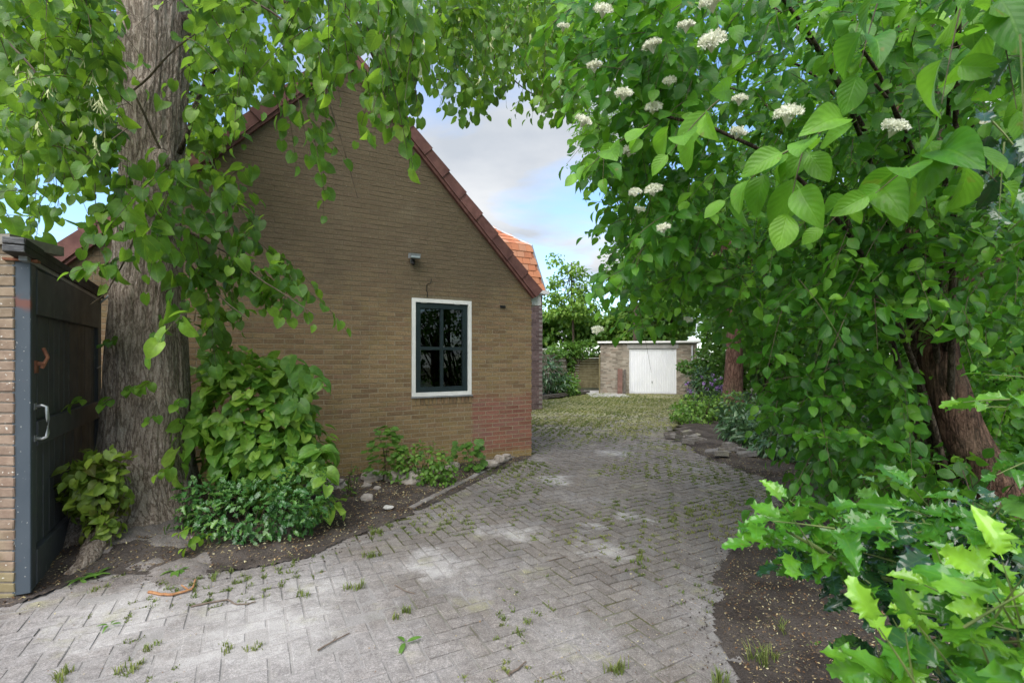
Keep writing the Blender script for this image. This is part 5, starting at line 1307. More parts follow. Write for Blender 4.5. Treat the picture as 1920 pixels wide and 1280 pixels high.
DOG3 = [(1220, -70), (1190, 120), (1220, 300), (1240, 480), (1330, 560), (1440, 640), (1480, 740), (1560, 800), (1700, 900), (1980, 930), (1980, -70)]
n = 640; c = samp(DOG3, n, lambda x, y: U(3.6, 6.5)); twigs(ls, tw, c, rdir(n, (-.4, -.2, -.1), .6), U(.35, .6, n), 13, .078, droop=.3, hang=.45, up=.8, tone=(.38, .2), rad=.0016)
n = 300; c = samp([(1430, 180), (1960, 250), (1960, 640), (1820, 640), (1700, 560), (1600, 640), (1460, 600)], n, lambda x, y: U(2.1, 3.0)); twigs(ls, tw, c, rdir(n, (-.5, -.35, -.1), .5), U(.25, .45, n), 13, .07, droop=.35, hang=.45, up=.8, facing=.1, tone=(.38, .18), rad=.0016)
n = 130; c = samp([(1420, 660), (1560, 640), (1700, 700), (1760, 900), (1600, 900), (1520, 850), (1440, 790)], n, lambda x, y: U(2.3, 3.2)); twigs(ls, tw, c, rdir(n, (-.5, -.35, -.1), .5), U(.25, .4, n), 13, .07, droop=.35, hang=.45, up=.8, facing=.1, tone=(.36, .18), rad=.0016)
n = 150; c = samp([(1240, -70), (1760, -70), (1760, 280), (1300, 280)], n, lambda x, y: U(3.8, 6.5)); twigs(ls, tw, c, rdir(n, (-.4, -.2, -.1), .6), U(.35, .6, n), 13, .085, droop=.3, hang=.45, up=.8, tone=(.42, .2), rad=.0016)
# low skirt hanging above the right bed
reg2(ls, tw, [(1440, 800), (1540, 830), (1700, 880), (1960, 900), (1960, 1000), (1700, 950), (1560, 950), (1500, 900)], 70, 2.4, 3.6, .08, (.3, .45), nl=11, tone=(.26, .1))
for px, py in ((1465, 905), (1500, 915), (1530, 935), (1490, 945)):
    twigs(ls, tw, [P(px, py, 2.9)], [(-1, -.1, .0)], [.4], 12, .085, tone=(.25, .08))
# the two big leaf sprays before the shrub
for px, py, d, dr, L in ((1560, 235, .92, (-1, .1, .0), .16), (1460, 290, .98, (-1, .2, -.25), .2), (1740, 290, .86, (-1, 0, -.1), .2), (1790, 275, .86, (.6, -.2, -.3), .14), (1640, 340, .95, (-1, .1, -.3), .2), (1330, 200, 1.05, (-.8, 0, -.4), .2), (1180, 250, 1.25, (-1, 0, -.2), .26), (1500, 300, .95, (-.4, -.2, -.8), .14), (1790, 60, .8, (-.3, 0, -1), .16), (1880, 60, .75, (.3, 0, -1), .16), (1640, 20, .9, (-.4, 0, -.9), .15)):
    twigs(ls, tw, [P(px, py, d)], [dr], [L], 20, .081, droop=.4, hang=.35, up=.7, facing=.5, tone=(.66, .08), tip=.12, rad=.0016)
def keep_dog(p):
    x, y, d = proj(p); k = np.ones(len(p), bool)
    for fx, fy, fd in FL: k &= ~((np.hypot(x - fx, y - fy) < 34 / fd ** .5) & (d < fd + .03))
    k &= ~((y > 655) & (x > 1340) & (x < 1415) & (d < 12) & (y < 780)) | (RNG.random(len(p)) < .12)
    k &= ~((y > 640) & (x < 1350)); k &= (p[:, 2] > .12)
    k &= ~((x > 1740 + (y - 600) * .45 - 20) & (x < 1740 + (y - 600) * .45 + 75) & (y > 640) & (d < 3.25) & (RNG.random(len(p)) < .55))
    return k
foliage(dog, ls, 'dog', 'dog_leaf', 300, 34, keep=keep_dog)
tw.build('twig', MAT['twig'], dog, kind='stuff')
for k in range(16):
    st = np.array([3.3 + U(-.25, .25), 3.6 + U(-.25, .25), 0]); tgt = P(U(1180, 1900), U(-250, 480), U(1.5, 4.2)); m0 = np.array([(st[0] * .6 + tgt[0] * .4), (st[1] * .6 + tgt[1] * .4), tgt[2] * .95 + .4]); t_ = np.linspace(0, 1, 14)[:, None]
    b = MB(); b.tube(st * (1 - t_) ** 2 + 2 * m0 * t_ * (1 - t_) + tgt * t_ ** 2, np.linspace(.024, .005, 14), 6); b.build('stem', MAT['bark_dark'], dog, smooth=True)
def flower(seed):
    rg = np.random.default_rng(seed); b = MB()
    for k in range(120):
        a = rg.uniform(0, 2 * PI); r_ = .034 * math.sqrt(rg.random()); c = np.array([r_ * math.cos(a), r_ * math.sin(a) * .85, .012 - 7 * r_ * r_ + rg.normal(0, .004)])
        up = unit(np.array([c[0] * 14, c[1] * 14, 1]) + rg.normal(0, .22, 3)); e1 = unit(np.cross(up, rg.normal(0, 1, 3))); e2 = np.cross(up, e1)
        for e, f_ in ((e1, e2), (-e1, e2), (e2, e1), (-e2, e1)):
            b.add([c, c + e * .004 + up * .002 + f_ * .0016, c + e * .0078 + up * .0022, c + e * .004 + up * .002 - f_ * .0016], [(0, 1, 2, 3)], r=0)
        for e in (e1 + e2, -e1 + e2, e2 - e1 * 0, -e2 - e1):
            tp_ = c + up * .010 + e * .004; sd_ = f_ * .0005
            b.add([c - sd_, c + sd_, tp_ + sd_ * 2, tp_ - sd_ * 2], [(0, 1, 2, 3)], r=0)
        if k % 3 == 0: b.tube([np.array([0, 0, -.025]), c * np.array([.6, .6, .3]), c], .0007, 3, cap=False, r=0)
    return b.mesh('flower_cluster', MAT['flower'])
fm = [flower(k) for k in range(4)]
for k, (fx, fy, fd) in enumerate(FL):
    o = bpy.data.objects.new('flower_cluster', fm[k % 4]); COL.objects.link(o); o.parent = dog
    o.location = Vector(P(fx, fy, fd)) - Vector(dog.location); o.rotation_euler = (U(.35, .9), U(-.4, .4), U(-.4, .4)); s_ = U(.55, .9); o.scale = (s_, s_, s_)

# holly in the lower right foreground
hol = thing('holly_bush', 'glossy spiny holly in the lower right foreground with bright young leaves', 'bush', (1.9, 1.1, 0))
old, new = LeafSet(), LeafSet(); tw = MB(); OKF[0] = lambda p: proj(p)[0] > 1425
H1 = [(1560, 1010), (1680, 970), (1800, 975), (1960, 960), (1960, 1130), (1800, 1130), (1680, 1100), (1560, 1070)]
n = 84; c = samp(H1, n, lambda x, y: U(.95, 1.5)); twigs(old, tw, c, rdir(n, (-.8, -.1, .15), .45), U(.18, .3, n), 15, .078, spread=1.2, droop=.1, hang=.15, up=.9, facing=.25, tone=(.30, .2), tip=0, rad=.002)
H2 = [(1460, 1000), (1560, 985), (1700, 960), (1900, 970), (1900, 1010), (1700, 1010), (1600, 1020), (1600, 1070), (1540, 1090), (1490, 1070), (1450, 1040)]
n = 30; c = samp(H2, n, lambda x, y: U(.95, 1.3)); twigs(new, tw, c, rdir(n, (-.7, -.1, .35), .4), U(.16, .26, n), 14, .072, spread=1.2, droop=.1, hang=.08, up=.9, facing=.25, tone=(.22, .16), tip=.2, rad=.002)
for px, py, L in ((1440, 985, .24), (1500, 1030, .2), (1530, 985, .2)): twigs(new, tw, [P(px, py, 1.0)], [(-1, -.05, .2)], [L], 14, .072, droop=.05, hang=.05, up=.9, facing=.3, tone=(.28, .12), tip=.2, rad=.0025)
tw.tube([P(1960, 1130, 1.05), P(1750, 1105, 1.03), P(1600, 1070, 1.0), P(1520, 1020, .98), P(1475, 995, .97)], [.006, .003], 6)
H3 = [(1700, 1230), (1770, 1170), (1860, 1130), (1970, 1090), (1970, 1340), (1660, 1340), (1650, 1250)]
n = 30; c = samp(H3, n, lambda x, y: U(.60, .85)); twigs(new, tw, c, rdir(n, (-.5, -.2, .5), .4), U(.14, .22, n), 14, .066, spread=1.2, droop=.1, hang=.08, up=.8, facing=.35, tone=(.48, .22), tip=.35, rad=.002)
n = 24; c = samp(H3, n, lambda x, y: U(.85, 1.1)); twigs(old, tw, c, rdir(n, (-.5, -.2, .3), .4), U(.16, .24, n), 15, .07, spread=1.2, droop=.1, hang=.15, up=.8, tone=(.3, .2), rad=.002)
n = 4; c = samp([(1880, 640), (1940, 620), (1940, 900), (1890, 880), (1830, 830)], n, lambda x, y: U(.95, 1.25)); twigs(new, tw, c, rdir(n, (-.8, 0, .1), .3), U(.1, .18, n), 18, .058, droop=.1, hang=.1, up=.8, facing=.3, tone=(.2, .12), rad=.002)
n = 4; c = np.array([P(1885, 250, .95), P(1880, 300, .95), P(1915, 110, .7), P(1860, 290, 1.0)]); twigs(old, tw, c, rdir(n, (.2, 0, -1), .3), U(.1, .15, n), 16, .062, tone=(.35, .2), rad=.002)
def keep_holly(p):
    x, y, d = proj(p)
    return (x > 1375) & ~((x < 1600) & (y > 1120)) & ~((x < 1690) & (y > 1130) & (y < 1160))
foliage(hol, old, 'holly', 'holly_old', 150, 12, name='mature_foliage', keep=keep_holly); foliage(hol, new, 'holly', 'holly_new', 150, 12, name='young_foliage', keep=keep_holly)
tw.build('twig', MAT['green_twig'], hol, kind='stuff')
for a, c in ((P(2050, 1500, 1.0), P(1960, 1130, 1.05)), (P(2100, 1450, .9), P(1900, 1200, .75)), (P(2100, 1500, 1.1), P(1950, 960, 1.2)), (P(2200, 1400, 1.1), P(1960, 700, 1.15))):
    a[2] = 0; b = MB(); t_ = np.linspace(0, 1, 8)[:, None]; m0 = np.array([a[0], a[1], c[2] * .8]); b.tube(a * (1 - t_) ** 2 + 2 * m0 * t_ * (1 - t_) + c * t_ ** 2, np.linspace(.014, .006, 8), 6); b.build('stem', MAT['bark_dark'], hol, smooth=True)

OKF[0] = None
# ================================================================ TREES AND BUSHES FARTHER BACK
def tree(name, label, base, trunk_h, r0, clumps, kind='oval', mat='rear_leaf', size=.16, tone=(.4, .15), bark='bark_dark', n_obj=0, nper=500, hang=.5, lean=(0, 0), group=None, inner=.3):
    t = thing(name, label, 'tree', tuple(base), group); bs = np.asarray(base, float)
    b = MB(); t_ = np.linspace(0, 1, 16); pts = bs + np.stack([lean[0] * t_ + .05 * np.sin(t_ * 5), lean[1] * t_, trunk_h * t_], -1)
    b.tube(pts, r0 * (1 + .7 * np.exp(-t_ * trunk_h / .35)) * (1 - .45 * t_), 14); v_ = b.v[0]
    v_[:, :2] += (vnoise(v_ * np.array([14, 14, 2]), 5) * .06 * r0 * 4)[:, None] * 0.4; b.build('trunk', MAT[bark], t, smooth=True)
    b = MB(); l = LeafSet()
    for k, (c, r) in enumerate(clumps):
        c = np.asarray(c, float); fork = pts[int(U(9, 15))]; m0 = (fork + c) / 2 + np.array([0, 0, U(0, .3)]); q_ = np.linspace(0, 1, 7)[:, None]
        b.tube(fork * (1 - q_) ** 2 + 2 * m0 * q_ * (1 - q_) + c * q_ ** 2, np.linspace(r0 * .35, r0 * .06, 7), 5)
        blob(l, c, r if np.ndim(r) else (r, r, r * .75), nper, size, (tone[0] + U(-.06, .06), tone[1]), hang, .8, inner, k + 3, .5, .2, .7)
    b.build('branch', MAT[bark], t, kind='stuff'); foliage(t, l, kind, mat, n_obj)
    return t
def clus(c, R, n, r, flat=.8):
    out = []
    for k in range(n):
        u = unit(RNG.normal(0, 1, 3)); out.append((np.asarray(c) + u * np.asarray(R) * U(.45, 1.0) * np.array([1, 1, flat]), U(r * .7, r * 1.2)))
    return out
tree('larch_tree', 'tall feathery dark tree rising behind the dogwood against the clouds', (5.3, 21, 0), 11, .10, clus((4.3, 21, 10.6), (1.7, 1.7, 3.4), 22, .75), 'lance', 'rear_leaf', .16, (.25, .12), nper=330)
tree('slender_tree', 'slender light green tree with airy foliage against the sky beyond the fence', (3.0, 24, 0), 6.2, .07, clus((2.75, 24, 4.7), (1.5, 1.0, 2.4), 30, .5), 'oval', 'rear_leaf', .18, (.68, .14), nper=80)
tree('garden_tree', 'leafy green tree spreading above the ivy-topped fences left of the garage', (2.9, 26.5, 0), 3.6, .12, clus((2.5, 26.0, 3.0), (1.9, 1.0, 1.4), 22, .7), 'lime', 'rear_leaf', .19, (.42, .14), nper=170)
tree('fruit_tree', 'bushy pale green tree leaning over the garage roof', (5.8, 27.0, 0), 4.0, .14, clus((6.6, 26.8, 3.2), (3.4, 1.2, 1.3), 34, .8), 'lime', 'rear_leaf', .2, (.58, .15), nper=200)
tree('brown_trunk_tree', 'tree with a stout reddish brown trunk standing on the right edge of the driveway', (5.66, 12.5, 0), 4.6, .24, clus((6.1, 12.3, 4.6), (2.5, 2.0, 2.0), 30, .9), 'oval', 'rear_leaf', .13, (.32, .14), 'bark_red', nper=420, lean=(.1, 0))
tree('beech_tree', 'dense leafy tree filling the right side behind the dogwood', (7.6, 9.0, 0), 6.0, .22, clus((6.6, 8.6, 3.9), (2.6, 2.0, 3.6), 46, .9), 'oval', 'dog_leaf', .12, (.40, .15), nper=420)
tree('beech_tree', 'broad leafy tree beside the garage, behind the stout brown trunk', (9.4, 17.5, 0), 7.0, .25, clus((9.2, 17.2, 4.6), (2.8, 2.2, 4.0), 40, 1.2), 'oval', 'rear_leaf', .19, (.42, .15), nper=380)
tree('beech_tree', 'dense tree at the far right edge behind the leaning trunk', (7.4, 5.6, 0), 5.0, .18, clus((6.6, 5.6, 2.8), (1.7, 1.6, 3.0), 40, .75), 'oval', 'dog_leaf', .10, (.38, .15), nper=420)
tree('beech_tree', 'tall green tree showing above the garage roof at the right', (8.6, 26, 0), 8.0, .25, clus((8.2, 25.5, 6.6), (3.4, 2.0, 4.2), 34, 1.4), 'oval', 'rear_leaf', .24, (.46, .15), nper=330)
tree('hedge_tree', 'green tree behind the brick pier, seen through hanging lime leaves', (-5.6, 9.6, 0), 4.0, .14, clus((-5.9, 8.4, 2.7), (.9, 1.2, 1.0), 14, .6), 'oval', 'rear_leaf', .11, (.5, .14), nper=260)

hedge = thing('tall_hedge', 'tall dense green hedge closing the yard behind the right hand trees', 'hedge', (12, 12, 0))
hl = LeafSet(); n_ = 15000
fr_ = RNG.random(n_); hx = 8.6 + 5.5 * fr_ + RNG.normal(0, .25, n_); hy = 21.5 - 17 * fr_ ** 1.2 + RNG.normal(0, .35, n_); hz_ = RNG.random(n_) ** .8 * (4.6 + .6 * vnoise(np.stack([fr_ * 14, fr_ * 0, fr_ * 0], -1), 3))
hl.add(np.stack([hx, hy, hz_], -1), unit(RNG.normal(0, .6, (n_, 3)) + np.array([-.6, -.5, -.3])), RNG.normal(0, .5, (n_, 3)) + np.array([-.5, -.4, .6]), U(.16, .28, n_), np.clip(RNG.normal(.4, .16, n_), 0, 1))
foliage(hedge, hl, 'oval', 'rear_leaf', 0)
mb = MB()
for k in range(14):
    f_ = k / 13; mb.tube([(8.6 + 5.5 * f_, 21.5 - 17 * f_ ** 1.2, 0), (8.7 + 5.5 * f_, 21.5 - 17 * f_ ** 1.2, 3.6)], [.06, .03], 7)
mb.build('stem', MAT['bark_dark'], hedge, kind='stuff')
def bush(name, label, base, blobs, kind, mat, size, tone, n=500, n_obj=0, **k):
    return shrub(name, label, 'bush', base, kind, mat, lambda l: [blob(l, c, r, int(n * f), size, tone, k.get('hang', .4), 1, k.get('inner', .5), i + 1, .3, .3, .7, .02) for i, (c, r, f) in enumerate(blobs)], n_obj, 9, 'twig', .4, k.get('h', .6), sr=.012)
bush('laurel_bush', 'dark green laurel bush just past the house corner', (1.45, 19.2, 0), [((1.35, 19.2, .85), (.85, .6, .8), 1.0), ((1.9, 19.4, .5), (.5, .5, .45), .4)], 'lance', 'laurel_leaf', .21, (.35, .14), 520, 60, h=1.4)
bush('low_bush', 'low light green bush in the far bed before the concrete fence', (2.25, 19.4, 0), [((2.2, 19.3, .3), (.55, .4, .35), 1.0), ((2.45, 19.7, .55), (.3, .3, .3), .4)], 'oval', 'bush_leaf', .12, (.5, .15), 420, 30)
bush('ivy', 'ivy hanging over the top of the timber and concrete fences', (3.1, 22.6, 1.2), [((2.4, 22.3, 1.85), (.8, .3, .38), 1.0), ((3.4, 22.7, 1.9), (.9, .3, .40), 1.2), ((2.75, 22.4, 1.4), (.2, .2, .5), .4), ((1.9, 21.5, 1.75), (.5, .5, .25), .5)], 'mallow', 'bush_leaf', .14, (.32, .15), 420, 0)
bush('garage_shrub', 'dark shrub partly covering the right corner of the garage', (7.0, 18.0, 0), [((7.35, 17.9, 1.15), (.75, .6, .85), 1.0), ((6.6, 18.2, 1.15), (.35, .3, .2), .3), ((7.4, 17.5, .4), (.6, .5, .4), .6)], 'oval', 'bush_leaf', .14, (.25, .13), 700, 40, h=1.2)
rho = bush('rhododendron', 'dark rhododendron with purple blooms left of the stout brown trunk', (5.55, 13.9, 0), [((5.45, 13.8, .62), (.55, .5, .65), 1.0)], 'lance', 'laurel_leaf', .13, (.3, .12), 620, 40, h=.9)
for k in range(22):
    a = U(0, 2 * PI); e = U(.1, .9); c = np.array([5.45 + .55 * math.cos(a) * math.cos(e), 13.8 - .5 * abs(math.sin(a)) * math.cos(e), .62 + .62 * math.sin(e) * U(-.6, 1)])
    b = MB()
    for j in range(9):
        u = unit(RNG.normal(0, 1, 3)); e1 = unit(np.cross(u, RNG.normal(0, 1, 3))); e2 = np.cross(u, e1); q0 = c + u * .04
        b.add([q0 - e1 * .03, q0 - e2 * .022 + u * .012, q0 + e1 * .03, q0 + e2 * .022 + u * .012], [(0, 1, 2, 3)])
    b.build('bloom', MAT['bloom_purple'], rho)
bush('boxwood_bush', 'low yellow-green leafy bush along the driveway in front of the stout brown trunk', (4.4, 11.2, 0), [((4.55, 11.6, .28), (.6, .5, .34), 1.0), ((4.1, 11.0, .22), (.5, .5, .26), .8), ((5.2, 11.3, .34), (.6, .5, .38), 1.0)], 'oval', 'bush_leaf', .085, (.55, .16), 620, 60)
bush('skimmia_bush', 'grey-green long-leaved bush spilling onto the driveway edge', (4.9, 9.6, 0), [((4.75, 9.7, .34), (.65, .5, .42), 1.0), ((4.4, 9.0, .25), (.5, .45, .32), .8), ((5.3, 9.2, .45), (.6, .5, .5), 1.0), ((4.15, 8.5, .2), (.45, .4, .3), .8), ((4.55, 8.3, .3), (.45, .4, .36), .8), ((4.0, 7.75, .2), (.4, .35, .28), .7), ((3.95, 7.1, .16), (.35, .3, .22), .6)], 'lance', 'laurel_leaf', .15, (.42, .17), 560, 150)
bush('laurel_bush', 'grey-green laurel low under the dogwood at the edge of the bed', (4.5, 7.4, 0), [((4.45, 7.4, .3), (.55, .45, .36), 1.0), ((4.2, 6.9, .22), (.4, .35, .28), .7), ((5.0, 7.2, .4), (.6, .5, .5), 1.0)], 'lance', 'laurel_leaf', .14, (.45, .17), 560, 150)
bush('understorey_bush', 'dark leafy bush deep under the dogwood left of the leaning trunk', (4.6, 5.0, 0), [((4.2, 5.0, .45), (.8, .7, .55), 1.0), ((5.0, 5.0, .7), (.9, .8, .8), 1.2), ((3.3, 4.0, .5), (.5, .4, .5), .8), ((3.9, 3.9, .5), (.6, .4, .6), .8)], 'dog', 'dog_leaf', .10, (.28, .13), 700, 120)

# ================================================================ LOOSE THINGS ON THE GROUND
def loose(cx_, cy_, ang, tx, ty, z, lab, grp):
    b = MB(); b.bbox((-.1, -.05, 0), (.2, 0, 0), (0, .1, 0), (0, 0, .07), .006, .01, r=random.random())
    me = b.mesh('loose_paver', MAT['paver']); o = link('loose_paver', me, None, loc=(cx_, cy_, z), label=lab, cat='paver', group=grp); o.rotation_euler = (tx, ty, ang)
def pile(a, n, spread_, lab, grp):
    c = G(*a)
    for k in range(n):
        loose(c[0] + U(-1, 1) * spread_[0], c[1] + U(-1, 1) * spread_[1], U(-.6, .6), U(-.25, .25), U(-.2, .2), .012 + .02 * (k % 3), lab, grp)
pile((1283, 824), 10, (.27, .55), 'loose grey paving block in the farther heap at the driveway edge', 'loose blocks in the farther heap')
pile((1362, 852), 12, (.24, .40), 'loose grey paving block in the nearer heap beside the long-leaved bush', 'loose blocks in the nearer heap')
for pxs, r0, mat, lab, br_ in (([(278, 1112), (300, 1117), (325, 1117), (352, 1110), (362, 1105), (366, 1090)], .0095, 'orange_stick', 'orange-brown forked stick lying before the lime tree', [(352, 1108), (340, 1100)]), ([(358, 1139), (395, 1131), (428, 1126), (440, 1134), (462, 1135), (480, 1129)], .006, 'stick', 'long thin dark twig on the sandy pavers', None),
                               ([(597, 1221), (622, 1205), (655, 1189)], .005, 'stick', 'short straight dark stick in the middle foreground', [(622, 1206), (631, 1196)]), ([(954, 1267), (970, 1257), (986, 1243)], .006, 'stick', 'stubby dark stick at the bottom edge of the driveway', None), ([(740, 1098), (762, 1110), (778, 1114)], .004, 'stick', 'small curved twig among the grassy joints', None), ([(1030, 1052), (1045, 1048), (1065, 1043)], .003, 'stick', 'fine pale twig lying on the pavers near the white dust', None)):
    pts = [G(*q) + np.array([0, 0, r0 * .8 + .004]) for q in pxs]; n_ = len(pts); tt = np.linspace(0, n_ - 1, n_ * 4); pts = np.stack([np.interp(tt, np.arange(n_), np.array(pts)[:, k]) for k in range(3)], -1)
    pts[:, :2] += RNG.normal(0, r0 * .25, (len(pts), 2))
    st = thing('stick', lab, 'stick', tuple(pts[0])); b = MB(); b.tube(pts, np.linspace(r0, r0 * .6, len(pts)), 6); b.build('stem', MAT[mat], st)
    if br_: b = MB(); b.tube([G(*q) + np.array([0, 0, r0 + .004]) for q in br_], [r0 * .6, r0 * .4], 5); b.build('side_twig', MAT[mat], st)
# stuff: grass in the joints, moss, litter
def grass_mesh(name, pts, h, nb_, tone, mat='grass', parent=None, w_=.0022, sprd=.35):
    n = len(pts); P0 = np.repeat(pts, nb_, 0) + np.c_[RNG.normal(0, .012, (n * nb_, 2)), np.zeros(n * nb_)]
    m_ = len(P0); a = U(0, 2 * PI, m_); H = np.repeat(h, nb_) * U(.5, 1.2, m_); le = U(.2, 1, m_) * H * sprd * 2
    d2 = np.stack([np.cos(a), np.sin(a), np.zeros(m_)], -1); sdv = np.stack([-np.sin(a), np.cos(a), np.zeros(m_)], -1) * (w_ * U(.7, 1.3, m_))[:, None]
    midp = P0 + d2 * (le * .35)[:, None] + np.array([0, 0, 1]) * (H * .65)[:, None]; tip = P0 + d2 * le[:, None] + np.array([0, 0, 1]) * H[:, None]
    v = np.stack([P0 - sdv, P0 + sdv, midp - sdv * .8, midp + sdv * .8, tip], 1).reshape(-1, 3); k = np.arange(m_)[:, None] * 5
    me = mesh_np(name, v, [np.hstack([k, k + 1, k + 3, k + 2]), np.hstack([k + 2, k + 3, k + 4])], [MAT[mat]], uv=np.tile([[.2, 0], [.8, 0], [.3, .6], [.7, .6], [.5, 1]], (m_, 1)), attr={'tone': np.repeat(np.clip(np.repeat(tone, nb_) + RNG.normal(0, .15, m_), 0, 1), 5)})
    return link(name, me, parent, kind='stuff')
# joint points: along paver edges
ed_pts = []
for (cx_, cy_), ce in zip(ctr, cells):
    L, Wd = ce[2] * PW / 2, ce[3] * PW / 2
    for k in range(3):
        if random.random() < .5: q_ = np.array([cx_, cy_]) + PU * L + PV * U(-Wd, Wd)
        else: q_ = np.array([cx_, cy_]) + PV * Wd + PU * U(-L, L)
        ed_pts.append(q_)
ed_pts = np.array(ed_pts); e3 = np.c_[ed_pts, np.zeros(len(ed_pts))]
gn_ = fbm(e3 * 1.1, 3, 51) + .55 * fbm(e3 * 4.5, 2, 52)
dens = gn_ + np.clip((ed_pts[:, 1] - 3.3) / 2.5, -.9, .55) + np.clip((ed_pts[:, 1] - 9) / 6, 0, .5) - np.clip((-ed_pts[:, 0] - .8) * .35, 0, .5)
k = dens > .02
gp = e3[k] + np.array([0, 0, -.004]); hgt_ = np.clip(.012 + .018 * (dens[k] - .02), .008, .04) * U(.6, 1.3, k.sum())
g_o = grass_mesh('joint_grass', gp, hgt_, 12, np.clip(.42 + .35 * fbm(gp * 1.5, 2, 91), 0, 1), sprd=.7, w_=.0032); g_o['label'] = 'short grass and moss growing in the paver joints'
# moss carpet farther on
n = 15000; c = np.c_[U(-.5, 7.2, n), U(8.5, 20.2, n)]; k = in_poly(c[:, 0], c[:, 1], DRIVE); c = c[k]; c3 = np.c_[c, np.zeros(len(c))]
k = (fbm(c3 * .8, 3, 61) + .5 * fbm(c3 * 3, 2, 62) + (c[:, 1] - 12.5) * .12) > -.15; c3 = c3[k]
g_o = grass_mesh('moss_carpet', c3, U(.012, .03, len(c3)), 8, np.clip(.72 + .3 * fbm(c3 * .6, 2, 63), 0, 1), sprd=.8, w_=.006, mat='moss_blade'); g_o['label'] = 'yellowish moss and thin grass covering the far driveway'
# a few tall weeds along the edges
wp = []
for px, py, n_, h_ in ((665, 1105, 5, .05), (760, 1150, 4, .05), (1470, 1180, 4, .07), (1435, 1240, 5, .10), (1345, 1280, 4, .07), (1440, 1170, 5, .05), (170, 1110, 3, .03), (120, 1265, 4, .05), (250, 1255, 4, .04), (270, 1215, 3, .03), (560, 1115, 3, .04), (430, 1215, 3, .03), (470, 1215, 3, .03), (690, 1045, 5, .05), (700, 1000, 5, .05), (1160, 1260, 5, .06), (1000, 870, 5, .05), (985, 868, 4, .05)):
    c = G(px, py); wp += [(c + np.array([*RNG.normal(0, .03, 2), 0]), h_) for _ in range(n_)]
g_o = grass_mesh('weed_tuft', np.array([a for a, _ in wp]), np.array([b for _, b in wp]) * .8, 14, np.full(len(wp), .5), w_=.0028, sprd=.5); g_o['label'] = 'small grass tufts scattered over the sandy pavers'
def broad(px, py, lab, n=7, sz=.09, d=0):
    g = G(px, py) + np.array([0, 0, .01]); l = LeafSet(); a = np.arange(n) * 2 * PI / n + U(0, .5, n)
    l.add(g + np.stack([np.cos(a) * .01, np.sin(a) * .01, np.full(n, .004)], -1), np.stack([np.cos(a), np.sin(a), U(.1, .45, n)], -1), np.array([0, 0, 1.]) + RNG.normal(0, .1, (n, 3)), sz * U(.7, 1.2, n), U(.35, .6, n))
    t = thing('weed_plant', lab, 'weed', tuple(g)); foliage(t, l, 'lance', 'bush_leaf', 20, 2)
broad(330, 1072, 'flat dandelion-like weed on the spilled earth before the tree', 8, .13); broad(150, 1090, 'small weed rosette beside the gate foot', 7, .09); broad(180, 1080, 'small weed between the gate and the tree root', 6, .08); broad(205, 1175, 'single fresh green sprig lying on the pavers left of the tree', 4, .05)
broad(760, 1208, 'fresh green torn leaves lying on the middle of the driveway', 3, .085); broad(1575, 1250, 'small leafy weed in the dark soil below the holly', 5, .06); broad(1525, 1215, 'tiny weed alone on the dark soil at the right', 4, .05); broad(1610, 855, 'small weed at the edge of the right soil bed', 5, .1)
# litter
def litter(name, pts, z, smin, smax, label):
    n = len(pts); a = U(0, 2 * PI, n); s = U(smin, smax, n); tlt = RNG.normal(0, .35, (n, 2)); e1 = np.stack([np.cos(a), np.sin(a), tlt[:, 0]], -1) * s[:, None]; e2 = np.stack([-np.sin(a), np.cos(a), tlt[:, 1]], -1) * (s * U(.25, .7, n))[:, None]
    c = np.c_[pts, z + .004]; v = np.stack([c - e1, c - e2 * .8, c + e1, c + e2], 1).reshape(-1, 3); k = np.arange(n)[:, None] * 4
    me = mesh_np(name, v, [np.hstack([k, k + 1, k + 2, k + 3])], [MAT['litter']], attr={'rnd': np.repeat(RNG.random(n), 4)}); return link(name, me, None, kind='stuff', label=label)
def inpts(poly, n, xr, yr):
    c = np.c_[U(xr[0], xr[1], n), U(yr[0], yr[1], n)]; return c[in_poly(c[:, 0], c[:, 1], poly)]
c = inpts(BED_L, 34000, (-4, .3), (2.9, 7.4)); c = c[fbm(np.c_[c * 2, np.zeros(len(c))], 3, 71) > -.35]; litter('leaf_litter', c, bed_z(c[:, 0], c[:, 1]) + .004, .003, .013, 'brown leaf litter on the soil along the gable')
c = inpts(BED_R, 60000, (.9, 5), (1.2, 8)); c = c[fbm(np.c_[c * 1.7, np.zeros(len(c))], 3, 72) > -.5]; litter('leaf_litter', c, bedr_z(c[:, 0], c[:, 1]) + .002, .003, .009, 'brown and tan leaf litter on the soil at the right')
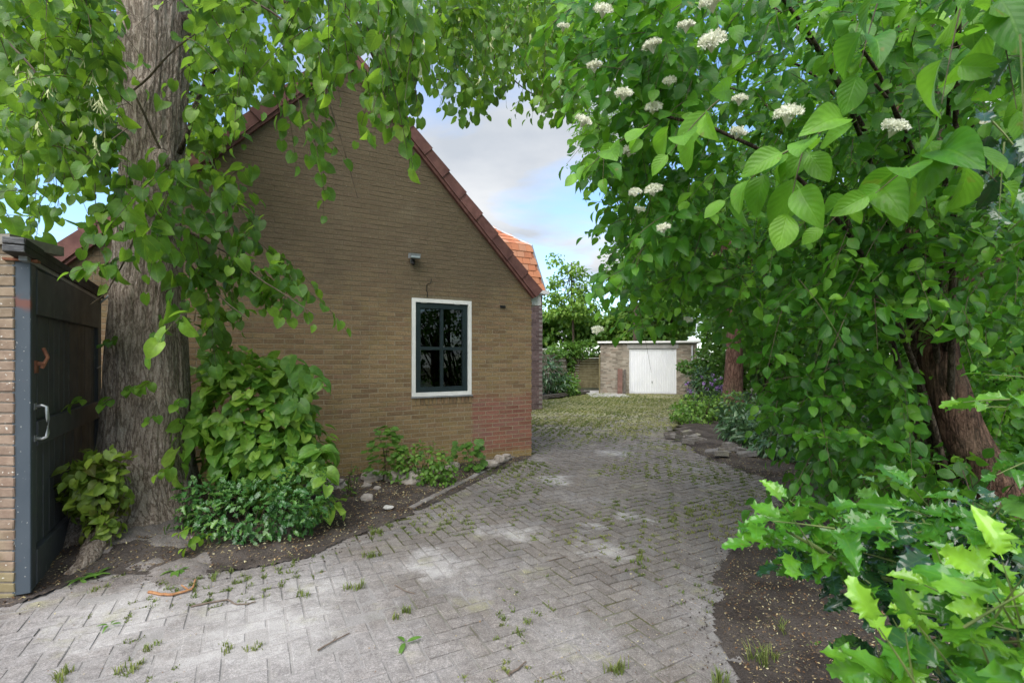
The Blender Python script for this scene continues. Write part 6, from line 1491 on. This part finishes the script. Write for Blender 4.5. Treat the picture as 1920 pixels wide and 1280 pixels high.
c = inpts(DRIVE, 60000, (-3.2, 5), (1.6, 11)); dd_ = poly_dist(c[:, 0], c[:, 1], DRIVE); k = RNG.random(len(c)) < (.06 + .9 * np.exp(-dd_ / .25)) * np.where(c[:, 0] > .2, 1, .5) + .22 * np.clip((c[:, 0] + .3) / 1.2, 0, 1) * (fbm(np.c_[c * 1.4, c[:, :1] * 0], 3, 73) > -.2); c = c[k]
kk_ = RNG.random(len(ed_pts)) < .5 * np.clip((ed_pts[:, 0] + .6) / 1.5, 0, 1) * (ed_pts[:, 1] < 9); c = np.vstack([c, ed_pts[kk_], ed_pts[kk_] + RNG.normal(0, .012, (kk_.sum(), 2))])
litter('leaf_litter', c, np.full(len(c), .001), .0025, .0075, 'tiny fallen flower scales and leaf bits over the pavers')

def crumbs(poly, n, xr, yr, label):
    c = np.c_[U(xr[0], xr[1], n), U(yr[0], yr[1], n)]; d = poly_dist(c[:, 0], c[:, 1], poly); ins = in_poly(c[:, 0], c[:, 1], poly)
    k = (~ins & (RNG.random(n) < np.exp(-d / .07))) | (ins & (d < .4) & (RNG.random(n) < .4)); c = c[k]; n = len(c)
    s_ = U(.002, .009, n); z = np.where(in_poly(c[:, 0], c[:, 1], poly), .02, .004); q0 = np.c_[c, z]
    o8 = np.array([[1, 0, 0], [-1, 0, 0], [0, 1, 0], [0, -1, 0], [0, 0, .8], [0, 0, -.8]], float); v = (q0[:, None] + o8[None] * (s_[:, None, None] * U(.6, 1.2, (n, 6, 1)))).reshape(-1, 3)
    t8 = np.array([(0, 2, 4), (2, 1, 4), (1, 3, 4), (3, 0, 4), (2, 0, 5), (1, 2, 5), (3, 1, 5), (0, 3, 5)]); f = (t8[None] + (np.arange(n) * 6)[:, None, None]).reshape(-1, 3)
    link('soil_crumbs', mesh_np('soil_crumbs', v, [f], [MAT['soil']]), None, kind='stuff', label=label)
crumbs(BED_R, 30000, (.9, 3.6), (1.8, 7.4), 'dark soil crumbs strewn over the right edge of the pavers')
crumbs(BED_L, 22000, (-3.3, .3), (2.7, 7.4), 'dark soil crumbs along the left edge of the pavers')
